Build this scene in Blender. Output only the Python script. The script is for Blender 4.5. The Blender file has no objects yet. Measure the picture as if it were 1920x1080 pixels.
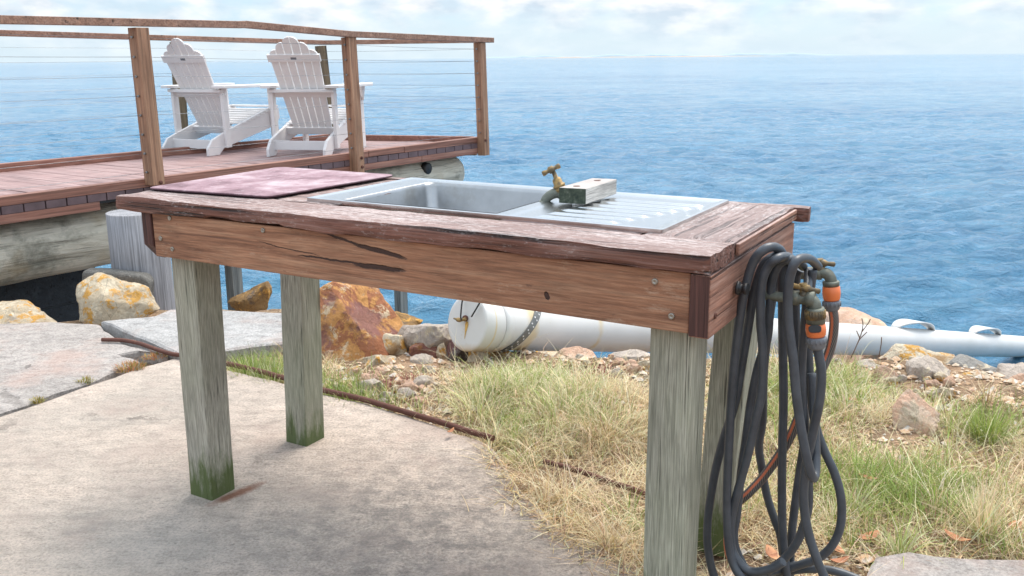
import bpy, math, random
import numpy as np
from mathutils import Vector, Matrix, noise
R = math.radians
random.seed(7); rng = np.random.default_rng(7)
sc = bpy.context.scene
# ---------------------------------------------------------------- camera
H = 1.26; FPX = 1755.3; PITCH = .2414; ROLL = -.0088
cam = bpy.data.objects.new('camera', bpy.data.cameras.new('camera')); sc.collection.objects.link(cam)
cam.data.sensor_width = 36; cam.data.lens = FPX / 1920 * 36; cam.data.clip_end = 20000; cam.data.clip_start = .05
cp, sp = math.cos(PITCH), math.sin(PITCH)
Fv = Vector((0, cp, -sp)); U0 = Vector((0, sp, cp)); R0 = Vector((1, 0, 0))
Rv = math.cos(ROLL) * R0 + math.sin(ROLL) * U0; Uv = -math.sin(ROLL) * R0 + math.cos(ROLL) * U0
cam.matrix_world = Matrix(((Rv.x, Uv.x, -Fv.x, 0), (Rv.y, Uv.y, -Fv.y, 0), (Rv.z, Uv.z, -Fv.z, H), (0, 0, 0, 1)))
cam.data.dof.use_dof = True; cam.data.dof.focus_distance = 2.6; cam.data.dof.aperture_fstop = 20
sc.camera = cam
# ---------------------------------------------------------------- sky and sun
SUN_EL, SUN_AZ = R(60), R(35)          # azimuth clockwise from +Y
w = bpy.data.worlds.new('World'); sc.world = w; w.use_nodes = True
nt = w.node_tree; nt.nodes.clear()
def WN(t, **k):
    n = nt.nodes.new(t)
    for a, b in k.items(): setattr(n, a, b)
    return n
sky = WN('ShaderNodeTexSky', sky_type='NISHITA', sun_disc=False, sun_elevation=SUN_EL, sun_rotation=SUN_AZ, air_density=1.0, dust_density=.6, ozone_density=2.0)
tc = WN('ShaderNodeTexCoord'); sep = WN('ShaderNodeSeparateXYZ'); nt.links.new(tc.outputs['Generated'], sep.inputs[0])
mp = WN('ShaderNodeMapping'); mp.inputs['Scale'].default_value = (1, 1, 2.6); nt.links.new(tc.outputs['Generated'], mp.inputs[0])
n1 = WN('ShaderNodeTexNoise'); n1.inputs['Scale'].default_value = 9; n1.inputs['Detail'].default_value = 9; n1.inputs['Roughness'].default_value = .58; n1.inputs['Distortion'].default_value = .3
nt.links.new(mp.outputs[0], n1.inputs['Vector'])
r1 = WN('ShaderNodeValToRGB'); r1.color_ramp.elements[0].position = .36; r1.color_ramp.elements[1].position = .56
nt.links.new(n1.outputs[0], r1.inputs[0])
n2 = WN('ShaderNodeTexNoise'); n2.inputs['Scale'].default_value = 24; n2.inputs['Detail'].default_value = 7; nt.links.new(mp.outputs[0], n2.inputs['Vector'])
r2 = WN('ShaderNodeValToRGB'); r2.color_ramp.elements[0].position = .35; r2.color_ramp.elements[1].position = .62
r2.color_ramp.elements[0].color = (4.3, 5.0, 5.7, 1); r2.color_ramp.elements[1].color = (6.7, 6.75, 6.8, 1)
nt.links.new(n2.outputs[0], r2.inputs[0])
mx = WN('ShaderNodeMix', data_type='RGBA'); nt.links.new(r1.outputs[0], mx.inputs[0]); skm = WN('ShaderNodeMix', data_type='RGBA'); skm.inputs[0].default_value = .62; nt.links.new(sky.outputs[0], skm.inputs[6]); skm.inputs[7].default_value = (3.5, 5.0, 6.6, 1); nt.links.new(skm.outputs[2], mx.inputs[6]); nt.links.new(r2.outputs[0], mx.inputs[7])
# pale bank of cloud low over the horizon
mr = WN('ShaderNodeMapRange'); mr.inputs[1].default_value = 0; mr.inputs[2].default_value = .05; mr.inputs[3].default_value = .8; mr.inputs[4].default_value = 0
nt.links.new(sep.outputs[2], mr.inputs[0])
mx2 = WN('ShaderNodeMix', data_type='RGBA'); nt.links.new(mr.outputs[0], mx2.inputs[0]); nt.links.new(mx.outputs[2], mx2.inputs[6]); mx2.inputs[7].default_value = (4.8, 5.75, 6.3, 1)
# a veiled sky is brighter overhead than at the horizon
mz = WN('ShaderNodeMapRange'); mz.inputs[1].default_value = .12; mz.inputs[2].default_value = .6; mz.inputs[3].default_value = 1; mz.inputs[4].default_value = 1.75
nt.links.new(sep.outputs[2], mz.inputs[0]); vm = WN('ShaderNodeVectorMath', operation='SCALE'); nt.links.new(mx2.outputs[2], vm.inputs[0]); nt.links.new(mz.outputs[0], vm.inputs['Scale'])
bg = WN('ShaderNodeBackground'); bg.inputs[1].default_value = .10; nt.links.new(vm.outputs[0], bg.inputs[0])
wo = WN('ShaderNodeOutputWorld'); nt.links.new(bg.outputs[0], wo.inputs[0])
sun = bpy.data.objects.new('sun', bpy.data.lights.new('sun', 'SUN')); sc.collection.objects.link(sun)
sun.data.energy = 2.7; sun.data.angle = R(34); sun.data.color = (1, .925, .83)
sd = Vector((math.sin(SUN_AZ) * math.cos(SUN_EL), math.cos(SUN_AZ) * math.cos(SUN_EL), math.sin(SUN_EL)))
sun.rotation_euler = sd.to_track_quat('Z', 'Y').to_euler()
sc.view_settings.view_transform = 'Standard'; sc.view_settings.look = 'None'; sc.view_settings.exposure = .68; sc.view_settings.gamma = 1
# ---------------------------------------------------------------- picture-to-place calibration
def ray(px, py): return Fv + Rv * ((px - 960) / FPX) + Uv * ((540 - py) / FPX)
CO = Vector((0, 0, H))
def Z(px, py, z=0): d = ray(px, py); return CO + d * ((z - H) / d.z)
def YY(px, py, y): d = ray(px, py); return CO + d * (y / d.y)
def PL(px, py, p0, n): d = ray(px, py); n = Vector(n); return CO + d * ((Vector(p0) - CO).dot(n) / d.dot(n))
# ---------------------------------------------------------------- mesh helpers
class MB:
    def __init__(s): s.v = []; s.f = []; s.uv = {}; s.sm = set()
    def add(s, vs, fs, smooth=False):
        o = len(s.v); s.v += [tuple(v) for v in vs]
        for f in fs:
            if smooth: s.sm.add(len(s.f))
            s.f.append(tuple(i + o for i in f))
    def hexa(s, c):   # 8 corners: 4 bottom ccw, 4 top ccw
        s.add(c, [(3, 2, 1, 0), (4, 5, 6, 7), (0, 1, 5, 4), (1, 2, 6, 5), (2, 3, 7, 6), (3, 0, 4, 7)])
    def box(s, x0, x1, y0, y1, z0, z1):
        s.hexa([(x0, y0, z0), (x1, y0, z0), (x1, y1, z0), (x0, y1, z0), (x0, y0, z1), (x1, y0, z1), (x1, y1, z1), (x0, y1, z1)])
    def beam(s, a, b, wd, ht, side=None):   # rectangular bar from a to b
        a, b = Vector(a), Vector(b); d = (b - a).normalized()
        sd_ = Vector(side).normalized() if side else d.cross(Vector((0, 0, 1))).normalized()
        sd_ = (sd_ - d * sd_.dot(d)).normalized(); up = sd_.cross(d).normalized()
        x, y = sd_ * wd / 2, up * ht / 2
        s.hexa([a - x - y, a + x - y, b + x - y, b - x - y, a - x + y, a + x + y, b + x + y, b - x + y])
    def prism(s, pts, ext, smooth=False):   # planar polygon (3D pts) extruded by ext
        n = len(pts); e = Vector(ext); p = [Vector(q) for q in pts]
        s.add(p + [q + e for q in p], [tuple(range(n))[::-1], tuple(range(n, 2 * n))] + [(i, (i + 1) % n, n + (i + 1) % n, n + i) for i in range(n)])
    def tube(s, pts, r, seg=12, cap=True, smooth_path=0, uv=False):
        p = [Vector(q) for q in pts]
        if smooth_path: p = catmull(p, smooth_path)
        n = len(p); rr = r if isinstance(r, (list, tuple)) else [r] * n
        if len(rr) != n: rr = [rr[min(len(rr) - 1, int(i * len(rr) / n))] for i in range(n)]
        t0 = (p[1] - p[0]).normalized(); nr = t0.orthogonal().normalized(); vs = []
        for i in range(n):
            t = (p[min(i + 1, n - 1)] - p[max(i - 1, 0)]).normalized()
            nr = (nr - t * nr.dot(t)).normalized(); bn = t.cross(nr)
            vs += [p[i] + (nr * math.cos(2 * math.pi * k / seg) + bn * math.sin(2 * math.pi * k / seg)) * rr[i] for k in range(seg)]
        fs = [(i * seg + k, i * seg + (k + 1) % seg, (i + 1) * seg + (k + 1) % seg, (i + 1) * seg + k) for i in range(n - 1) for k in range(seg)]
        f0 = len(s.f); s.add(vs, fs, True)
        if uv:
            L = 0; ls = [0]
            for i in range(1, n): L += (p[i] - p[i - 1]).length; ls.append(L)
            j = f0
            for i in range(n - 1):
                for k in range(seg):
                    a, b = k / seg, (k + 1) / seg; s.uv[j] = [(ls[i], a), (ls[i], b), (ls[i + 1], b), (ls[i + 1], a)]; j += 1
        if cap:
            o = len(s.v) - len(vs); s.f.append(tuple(o + k for k in range(seg))[::-1]); s.f.append(tuple(o + (n - 1) * seg + k for k in range(seg)))
    def lathe(s, a, axis, prof, seg=20):    # prof: list of (distance along axis, radius)
        a = Vector(a); ax = Vector(axis).normalized()
        n1_ = ax.orthogonal().normalized(); n2_ = ax.cross(n1_); vs = []
        for h, r in prof:
            vs += [a + ax * h + (n1_ * math.cos(2 * math.pi * k / seg) + n2_ * math.sin(2 * math.pi * k / seg)) * r for k in range(seg)]
        n = len(prof)
        s.add(vs, [(i * seg + k, i * seg + (k + 1) % seg, (i + 1) * seg + (k + 1) % seg, (i + 1) * seg + k) for i in range(n - 1) for k in range(seg)], True)
        o = len(s.v) - len(vs); s.f.append(tuple(o + k for k in range(seg))[::-1]); s.f.append(tuple(o + (n - 1) * seg + k for k in range(seg)))
def catmull(p, k):
    q = [p[0] * 2 - p[1]] + p + [p[-1] * 2 - p[-2]]; o = []
    for i in range(1, len(q) - 2):
        for j in range(k):
            t = j / k; a, b, c, d = q[i - 1], q[i], q[i + 1], q[i + 2]
            o.append(.5 * ((2 * b) + (c - a) * t + (2 * a - 5 * b + 4 * c - d) * t * t + (3 * b - a - 3 * c + d) * t ** 3))
    return o + [p[-1]]
def obj(name, mb, mat, parent=None, loc=None, local=False, bevel=0, segs=2):
    me = bpy.data.meshes.new(name); v = mb.v
    if parent is not None and not local:
        inv = (parent.parent or parent).matrix_basis.inverted(); v = [tuple(inv @ Vector(q)) for q in v]
    if loc is not None: L = Vector(loc); v = [tuple(Vector(q) - L) for q in v]
    me.from_pydata(v, [], mb.f); me.validate(clean_customdata=False)
    if mb.uv and len(me.polygons) == len(mb.f):
        ul = me.uv_layers.new(name='uv')
        for pi, c in mb.uv.items():
            for li, q in zip(me.polygons[pi].loop_indices, c): ul.data[li].uv = q
    if len(me.polygons) == len(mb.f):
        for i in mb.sm: me.polygons[i].use_smooth = True
    o = bpy.data.objects.new(name, me); sc.collection.objects.link(o)
    me.materials.append(mat)
    if parent is not None: o.parent = parent
    if loc is not None: o.location = loc
    if bevel:
        b = o.modifiers.new('bevel', 'BEVEL'); b.width = bevel; b.segments = segs; b.limit_method = 'ANGLE'; b.angle_limit = R(35)
    return o
def tag(o, label=None, cat=None, group=None, kind=None):
    for k, q in (('label', label), ('category', cat), ('group', group), ('kind', kind)):
        if q: o[k] = q
    return o
def thing(name, label, cat, loc=(0, 0, 0), rz=0, group=None):
    o = bpy.data.objects.new(name, None); sc.collection.objects.link(o); o.location = loc; o.rotation_euler = (0, 0, rz)
    o.matrix_basis = Matrix.Translation(loc) @ Matrix.Rotation(rz, 4, 'Z'); o.empty_display_size = .1
    return tag(o, label, cat, group)
def copy_tree(o, parent=None):
    c = o.copy(); sc.collection.objects.link(c); c.parent = parent
    for ch in [q for q in bpy.data.objects if q.parent == o]: copy_tree(ch, c)
    return c
# ---------------------------------------------------------------- material helpers
class Mat:
    def __init__(s, name, rough=.7, metal=0, spec=.5):
        s.m = bpy.data.materials.new(name); s.m.use_nodes = True; s.t = s.m.node_tree; s.b = s.t.nodes['Principled BSDF']
        s.b.inputs['Roughness'].default_value = rough; s.b.inputs['Metallic'].default_value = metal; s.b.inputs['Specular IOR Level'].default_value = spec
        s.tc = s.t.nodes.new('ShaderNodeTexCoord'); s.h = None
    def L(s, a, b): s.t.links.new(a, b)
    def vec(s, scale=(1, 1, 1), src='Object', rot=(0, 0, 0)):
        m = s.t.nodes.new('ShaderNodeMapping'); m.inputs['Scale'].default_value = scale; m.inputs['Rotation'].default_value = rot; s.L(s.tc.outputs[src], m.inputs[0]); return m.outputs[0]
    def noise(s, scale, detail=6, rough=.55, v=None, dist=0, stretch=(1, 1, 1)):
        n = s.t.nodes.new('ShaderNodeTexNoise'); n.inputs['Scale'].default_value = scale; n.inputs['Detail'].default_value = detail
        n.inputs['Roughness'].default_value = rough; n.inputs['Distortion'].default_value = dist; s.L(v or s.vec(stretch), n.inputs['Vector']); return n.outputs[0]
    def vor(s, scale, v=None, feature='F1', out='Distance'):
        n = s.t.nodes.new('ShaderNodeTexVoronoi'); n.feature = feature; n.inputs['Scale'].default_value = scale; s.L(v or s.vec(), n.inputs['Vector']); return n.outputs[out]
    def ramp(s, f, *st):
        n = s.t.nodes.new('ShaderNodeValToRGB'); e = n.color_ramp.elements
        while len(e) < len(st): e.new(.5)
        for el, (p, c) in zip(e, st): el.position = p; el.color = (c, c, c, 1) if isinstance(c, (int, float)) else (*c, 1)
        s.L(f, n.inputs[0]); return n.outputs[0]
    def mix(s, f, a, b, mode='MIX'):
        n = s.t.nodes.new('ShaderNodeMix'); n.data_type = 'RGBA'; n.blend_type = mode
        for i, q in ((0, f), (6, a), (7, b)):
            if isinstance(q, (int, float)): n.inputs[i].default_value = q if i == 0 else (q, q, q, 1)
            elif isinstance(q, tuple): n.inputs[i].default_value = (*q, 1)
            else: s.L(q, n.inputs[i])
        return n.outputs[2]
    def math(s, op, a, b=0, c=0):
        n = s.t.nodes.new('ShaderNodeMath'); n.operation = op
        for i, q in enumerate((a, b, c)):
            if isinstance(q, (int, float)): n.inputs[i].default_value = q
            else: s.L(q, n.inputs[i])
        return n.outputs[0]
    def xyz(s, src='Object'):
        n = s.t.nodes.new('ShaderNodeSeparateXYZ'); s.L(s.tc.outputs[src], n.inputs[0]); return n.outputs
    def col(s, c):
        if isinstance(c, tuple): s.b.inputs['Base Color'].default_value = (*c, 1)
        else: s.L(c, s.b.inputs['Base Color'])
    def rough(s, f): s.L(f, s.b.inputs['Roughness'])
    def bump(s, f, dist=.004, strength=1):
        n = s.t.nodes.new('ShaderNodeBump'); n.inputs['Distance'].default_value = dist; n.inputs['Strength'].default_value = strength
        s.L(f, n.inputs['Height'])
        if s.h: s.L(s.h, n.inputs['Normal'])
        s.h = n.outputs[0]; s.L(s.h, s.b.inputs['Normal'])
def wood(name, dark, mid, light, axis='x', grain=1.0, fleck=None, fl_amt=.5, bump=.002, crack=.5, rough=.75, algae=None, blotch=.25):
    m = Mat(name, rough)
    st = {'x': (.06, 1, 1), 'y': (1, .06, 1), 'z': (1, 1, .06)}[axis]
    st2 = {'x': (.02, 1, 1), 'y': (1, .02, 1), 'z': (1, 1, .02)}[axis]
    g = m.noise(55 * grain, 7, .65, stretch=st, dist=.6); g2 = m.noise(260 * grain, 4, .6, stretch=st2)
    c = m.ramp(g, (.25, dark), (.5, mid), (.75, light))
    c = m.mix(.75, c, m.ramp(g2, (.32, .32), (.64, 1.1)), 'MULTIPLY')
    bl = m.noise(5, 5, .6, stretch=st if axis == 'x' else (1, 1, .4))
    c = m.mix(blotch, c, m.ramp(bl, (.35, .25), (.65, 1.4)), 'MULTIPLY')
    cr = m.noise(90 * grain, 3, .5, stretch=st2, dist=.2); crm = m.ramp(cr, (.26 + .08 * crack, 1), (.36 + .08 * crack, 0))
    c = m.mix(crm, c, tuple(q * .25 for q in dark))
    if fleck:
        f1 = m.noise(120, 8, .85, stretch=tuple(q ** .42 for q in st)); f2 = m.noise(9, 4, .6, stretch=tuple(q ** .4 for q in st))
        gn = m.t.nodes.new('ShaderNodeNewGeometry'); sz = m.t.nodes.new('ShaderNodeSeparateXYZ'); m.L(gn.outputs['True Normal'], sz.inputs[0]); up = m.ramp(sz.outputs[2], (.5, 0), (.9, 1))
        fm = m.ramp(m.math('ADD', m.math('ADD', m.math('MULTIPLY', f1, .75), m.math('MULTIPLY', f2, .30)), m.math('MULTIPLY', up, .055)), (.66 - .12 * fl_amt, 0), (.76 - .12 * fl_amt, 1))
        c = m.mix(m.math('MULTIPLY', fm, .58), m.mix(m.math('MULTIPLY', up, .42), c, (.33, .265, .255)), fleck)
    if algae:
        zc = m.xyz()[2]; nz = m.noise(26, 8, .75, stretch=(1, 1, .22))
        a = m.math('ADD', zc, m.math('MULTIPLY', m.math('SUBTRACT', nz, .5), algae * 3.6))
        am = m.ramp(m.math('DIVIDE', a, algae), (.25, .92), (.62, .45), (1.15, 0)); c = m.mix(am, c, (.065, .095, .018)); c = m.mix(m.ramp(m.noise(1.7, 4, .5), (.48, 0), (.66, .28)), c, (.20, .25, .13)); kn = m.vor(2.3, m.vec((1, 1, .45))); c = m.mix(m.ramp(kn, (.045, .85), (.075, 0)), c, (.13, .09, .05))
    m.col(c); m.bump(g2, bump * .6); m.bump(g, bump); m.bump(m.math('SUBTRACT', 1, crm), bump * 1.5)
    return m.m
def plain(name, c, rough=.5, metal=0, spec=.5, var=.15, scale=20, bump=0, dirt=None, dirt_pos=.6):
    m = Mat(name, rough, metal, spec); n = m.noise(scale, 6, .6)
    cc = m.mix(m.ramp(n, (.3, 0), (.7, 1)), tuple(q * (1 - var) for q in c), tuple(min(1, q * (1 + var)) for q in c))
    if dirt: cc = m.mix(m.ramp(m.noise(scale * .4, 8, .7), (dirt_pos, 0), (dirt_pos + .12, 1)), cc, dirt)
    m.col(cc)
    if bump: m.bump(m.noise(scale * 5, 4, .6), bump)
    return m.m
M = {}
M['top'] = wood('weathered_top_wood', (.06, .022, .016), (.22, .092, .064), (.37, .235, .20), 'x', 1.0, (.66, .59, .57), .80, .003, .9)
M['top_end'] = wood('weathered_end_wood', (.07, .035, .028), (.23, .135, .115), (.38, .29, .27), 'y', 1.0, (.62, .57, .56), .62, .003, .9)
M['apron'] = wood('apron_wood', (.15, .062, .036), (.27, .125, .075), (.37, .19, .12), 'x', .8, None, 0, .0012, .2, .7)
M['side'] = wood('side_apron_wood', (.20, .085, .055), (.36, .18, .125), (.48, .31, .25), 'y', .8, (.60, .50, .45), .6, .0015, .4)
M['endgrain'] = wood('end_grain_wood', (.045, .018, .014), (.09, .035, .028), (.16, .07, .055), 'z', 1, None, 0, .002, .3, .7)
M['leg'] = wood('grey_leg_wood', (.31, .29, .23), (.45, .425, .35), (.60, .565, .475), 'z', 2.0, None, 0, .0016, .0, .8, algae=.13, blotch=.3)
M['leg_green'] = wood('green_leg_wood', (.30, .30, .225), (.44, .435, .345), (.59, .57, .465), 'z', 2.0, None, 0, .0016, .0, .8, algae=.15, blotch=.4)
M['deckpost'] = wood('deck_post_wood', (.24, .12, .07), (.42, .23, .14), (.54, .33, .21), 'z', .4, None, 0, .0015, .3)
M['deckpost_grey'] = wood('old_post_wood', (.10, .07, .04), (.20, .14, .08), (.28, .21, .12), 'z', .4, None, 0, .0015, .5)
M['greypost'] = wood('grey_support_post_wood', (.12, .12, .11), (.26, .26, .24), (.38, .37, .33), 'z', .4, None, 0, .0015, .5)
M['block'] = wood('lichen_block_wood', (.42, .39, .36), (.58, .55, .51), (.70, .68, .63), 'y', 1, (.08, .10, .07), .0, .002, .3)
M['rust'] = plain('rusty_steel', (.13, .055, .04), .8, .3, bump=.002, dirt=(.28, .13, .08))
M['screw'] = plain('screw_steel', (.35, .32, .28), .45, .8, dirt=(.2, .08, .04))
M['steel'] = plain('stainless_steel', (.56, .575, .585), .22, 1.0, var=.08, scale=6, dirt=(.42, .42, .40), dirt_pos=.58)
M['bowl'] = plain('brushed_bowl_steel', (.40, .41, .42), .36, 1.0, var=.2, scale=7, dirt=(.30, .29, .27), dirt_pos=.55)
M['brass'] = plain('old_brass', (.33, .22, .09), .55, .55, var=.4, scale=60, bump=.0008, dirt=(.12, .10, .07), dirt_pos=.46)
M['patina'] = plain('tarnished_brass', (.17, .18, .15), .6, .5, var=.3, scale=60, bump=.0008, dirt=(.30, .22, .14), dirt_pos=.6)
M['hose'] = plain('black_rubber', (.058, .066, .078), .42, 0, .5, var=.25, scale=25, bump=.0004, dirt=(.07, .075, .08), dirt_pos=.62)
M['orange'] = plain('orange_plastic', (.80, .20, .06), .4, 0, .5, var=.1)
M['greyplastic'] = plain('grey_plastic', (.15, .16, .18), .5, var=.15)
M['white'] = plain('white_chair_paint', (.72, .705, .70), .55, 0, .4, var=.04, scale=8)
M['cable'] = plain('steel_cable', (.30, .31, .32), .4, .9)
M['black'] = plain('black_paint', (.02, .02, .022), .5)

# ================================================================ SETTING
SEA = -2.0
def lerp(xs, ys, x): return float(np.interp(x, xs, ys))
SX = [-9, -4, -2.6, -2.1, -1.5, -.9, -.3, .3, 1.2, 1.9, 2.6, 4, 9]
SY = [4.2, 4.3, 4.45, 4.85, 5.0, 4.7, 4.2, 3.98, 3.92, 3.85, 3.62, 3.3, 3.0]
def ground_z(x, y):
    e = y - lerp(SX, SY, x)
    z = -.035
    if e > 0: z -= 2.6 * min(1, e / 2.3) ** 1.02
    rough_ = .05 if e > -.7 else .022
    z += rough_ * (noise.noise((x * 2.3, y * 2.3, 0)) + .5 * noise.noise((x * 6, y * 6, 3)))
    if e < -2.3 or x < -1.0: z -= .02
    return z
# concrete edge polygon (world), used to keep grass and earth off it
slab_px = [(-260, 1500), (1290, 1500), (1235, 1110), (1190, 1062), (1120, 1018), (1040, 985), (985, 925), (940, 865), (915, 832), (840, 802), (760, 777), (680, 752), (600, 737), (510, 712), (425, 692), (328, 671), (250, 693), (150, 728), (52, 764), (-100, 806), (-420, 880), (-900, 1100)]
slab_w = [Z(*q, 0).xy for q in slab_px]
def inside(x, y, poly):
    c = False; j = len(poly) - 1
    for i in range(len(poly)):
        a, b = poly[i], poly[j]
        if (a[1] > y) != (b[1] > y) and x < (b[0] - a[0]) * (y - a[1]) / (b[1] - a[1]) + a[0]: c = not c
        j = i
    return c
# earth and bank: one fine sheet near, wide apron beyond
mb = MB()
xs = np.concatenate([np.linspace(-60, -7, 14), np.arange(-6.5, -3, .25), np.arange(-3, 3.6, .045), np.arange(3.7, 9, .3), np.linspace(10, 60, 12)])
ys = np.concatenate([np.linspace(-30, 0, 8), np.arange(.5, 2, .15), np.arange(2, 5.6, .045), np.arange(5.7, 9, .2)])
vs = [(x, y, ground_z(x, y)) for y in ys for x in xs]; nx = len(xs)
mb.add(vs, [(j * nx + i, j * nx + i + 1, (j + 1) * nx + i + 1, (j + 1) * nx + i) for j in range(len(ys) - 1) for i in range(nx - 1)], True)
g = Mat('sandy_earth', .95, 0, .2)
gc = g.ramp(g.noise(4, 8, .65), (.3, (.30, .20, .12)), (.5, (.50, .35, .22)), (.7, (.62, .48, .34)))
gc = g.mix(g.ramp(g.vor(55), (.15, .0), (.5, .6)), gc, (.16, .10, .06)); gc = g.mix(g.ramp(g.noise(5, 7, .7), (.50, 0), (.62, .75)), gc, (.20, .13, .085)); gc = g.mix(g.ramp(g.noise(1.7, 4), (.5, 0), (.65, .6)), gc, (.58, .36, .23))
g.col(gc); g.bump(g.noise(70, 8, .7), .02); g.bump(g.vor(40), .012)
tag(obj('ground', mb, g.m), kind='structure')
# seabed / water
def mat_water():
    m = Mat('sea_water', .07, 0, .5)
    m.b.inputs['IOR'].default_value = 1.33
    n = m.noise(.05, 5, .6, stretch=(.4, 1, 1)); n2_ = m.noise(.9, 5, .6, stretch=(.5, 1, 1))
    c = m.ramp(n, (.35, (.075, .225, .36)), (.65, (.04, .16, .30)))
    c = m.mix(m.ramp(n2_, (.45, 0), (.7, .6)), c, (.09, .27, .40))
    c = m.mix(m.ramp(m.noise(.035, 5, .65, stretch=(.3, 1, 1)), (.42, 0), (.62, .6)), c, (.16, .30, .42))
    m.col(c)
    m.bump(m.noise(2.6, 8, .66, stretch=(.55, 1, 1), dist=.4), .30); m.bump(m.noise(14, 4, .6, stretch=(.6, 1, 1)), .012)
    return m.m
rr = [3.2]
while rr[-1] < 7000: rr.append(rr[-1] * (1.0035 if rr[-1] < 60 else 1.006 if rr[-1] < 400 else 1.02))
rr = np.array(rr); th = np.radians(np.concatenate([np.linspace(-80, -36, 30)[:-1], np.linspace(-36, 36, 560), np.linspace(36, 80, 30)[1:]]))
RR, TT = np.meshgrid(rr, th, indexing='ij'); X = RR * np.sin(TT); Yg = RR * np.cos(TT)
dr = np.gradient(rr)[:, None]; dth = RR * np.radians(72 / 560); ZZ = np.zeros_like(X)
for k in range(100):
    lam = .15 * (1.055 ** k) * (1 + .1 * rng.random()); a = rng.normal(0, .55) + math.pi / 2 + .25
    kx, ky = math.cos(a), math.sin(a); ph = rng.random() * 6.28
    fade = np.clip((lam / np.maximum(dr, dth * .7) - 2.5) / 2.5, 0, 1)
    amp = .0150 * lam ** .8 if lam < 1.3 else .0150 * 1.3 ** .8 * (1.3 / lam) ** .45
    arg = 2 * math.pi / lam * (X * kx + Yg * ky) + ph + 1.5 * np.sin(X * .21 * kx + Yg * .17 + k)
    ZZ += fade * amp * (.55 * np.sin(arg) + .16 * np.sin(2 * arg + .6) + .35 * (1.27 - 2 * np.abs(np.sin(arg / 2 + k))))
ZZ += SEA
me = bpy.data.meshes.new('sea'); V = np.stack([X, Yg, ZZ], -1).reshape(-1, 3); nr_, nc = X.shape
idx = np.arange(nr_ * nc).reshape(nr_, nc); Q = np.stack([idx[:-1, :-1], idx[:-1, 1:], idx[1:, 1:], idx[1:, :-1]], -1).reshape(-1, 4)
me.vertices.add(len(V)); me.vertices.foreach_set('co', V.ravel().astype(np.float32)); me.loops.add(Q.size); me.loops.foreach_set('vertex_index', Q.ravel().astype(np.int32))
me.polygons.add(len(Q)); me.polygons.foreach_set('loop_start', (np.arange(len(Q)) * 4).astype(np.int32)); me.polygons.foreach_set('loop_total', np.full(len(Q), 4, np.int32))
me.polygons.foreach_set('use_smooth', np.ones(len(Q), bool)); me.update(); me.validate()
so = bpy.data.objects.new('sea', me); sc.collection.objects.link(so); me.materials.append(mat_water()); tag(so, kind='structure')
# far shore: low sandy spit and hills; distance haze is mixed into the hill colour
def shore(name, x0, x1, y, h, mat, seed):
    m_ = MB(); n = 120; pts = []
    for i in range(n + 1):
        t = i / n; x = x0 + (x1 - x0) * t; e = min(1, 6 * t, 6 * (1 - t))
        pts.append((x, max(.3, e * h * (.55 + .6 * noise.noise((t * 9 + seed, seed, 0)) + .3 * noise.noise((t * 37, seed, 2))))))
    vs = []
    for x, z in pts: vs += [(x, y, SEA - .5), (x, y + 12, SEA + z * .55), (x, y + 60, SEA + z), (x, y + 200, SEA - .5)]
    m_.add(vs, [(4 * i + k, 4 * i + 4 + k, 4 * i + 5 + k, 4 * i + 1 + k) for i in range(n) for k in range(3)], True)
    return tag(obj(name, m_, mat), kind='structure')
shore('sand_spit', 60, 1150, 4000, 5, plain('pale_sand', (.40, .32, .26), .9, var=.06, scale=.01), 3)
shore('far_hills', -300, 2300, 6300, 24, plain('far_hill_haze', (.30, .38, .43), .9, var=.04, scale=.005), 8)
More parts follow.
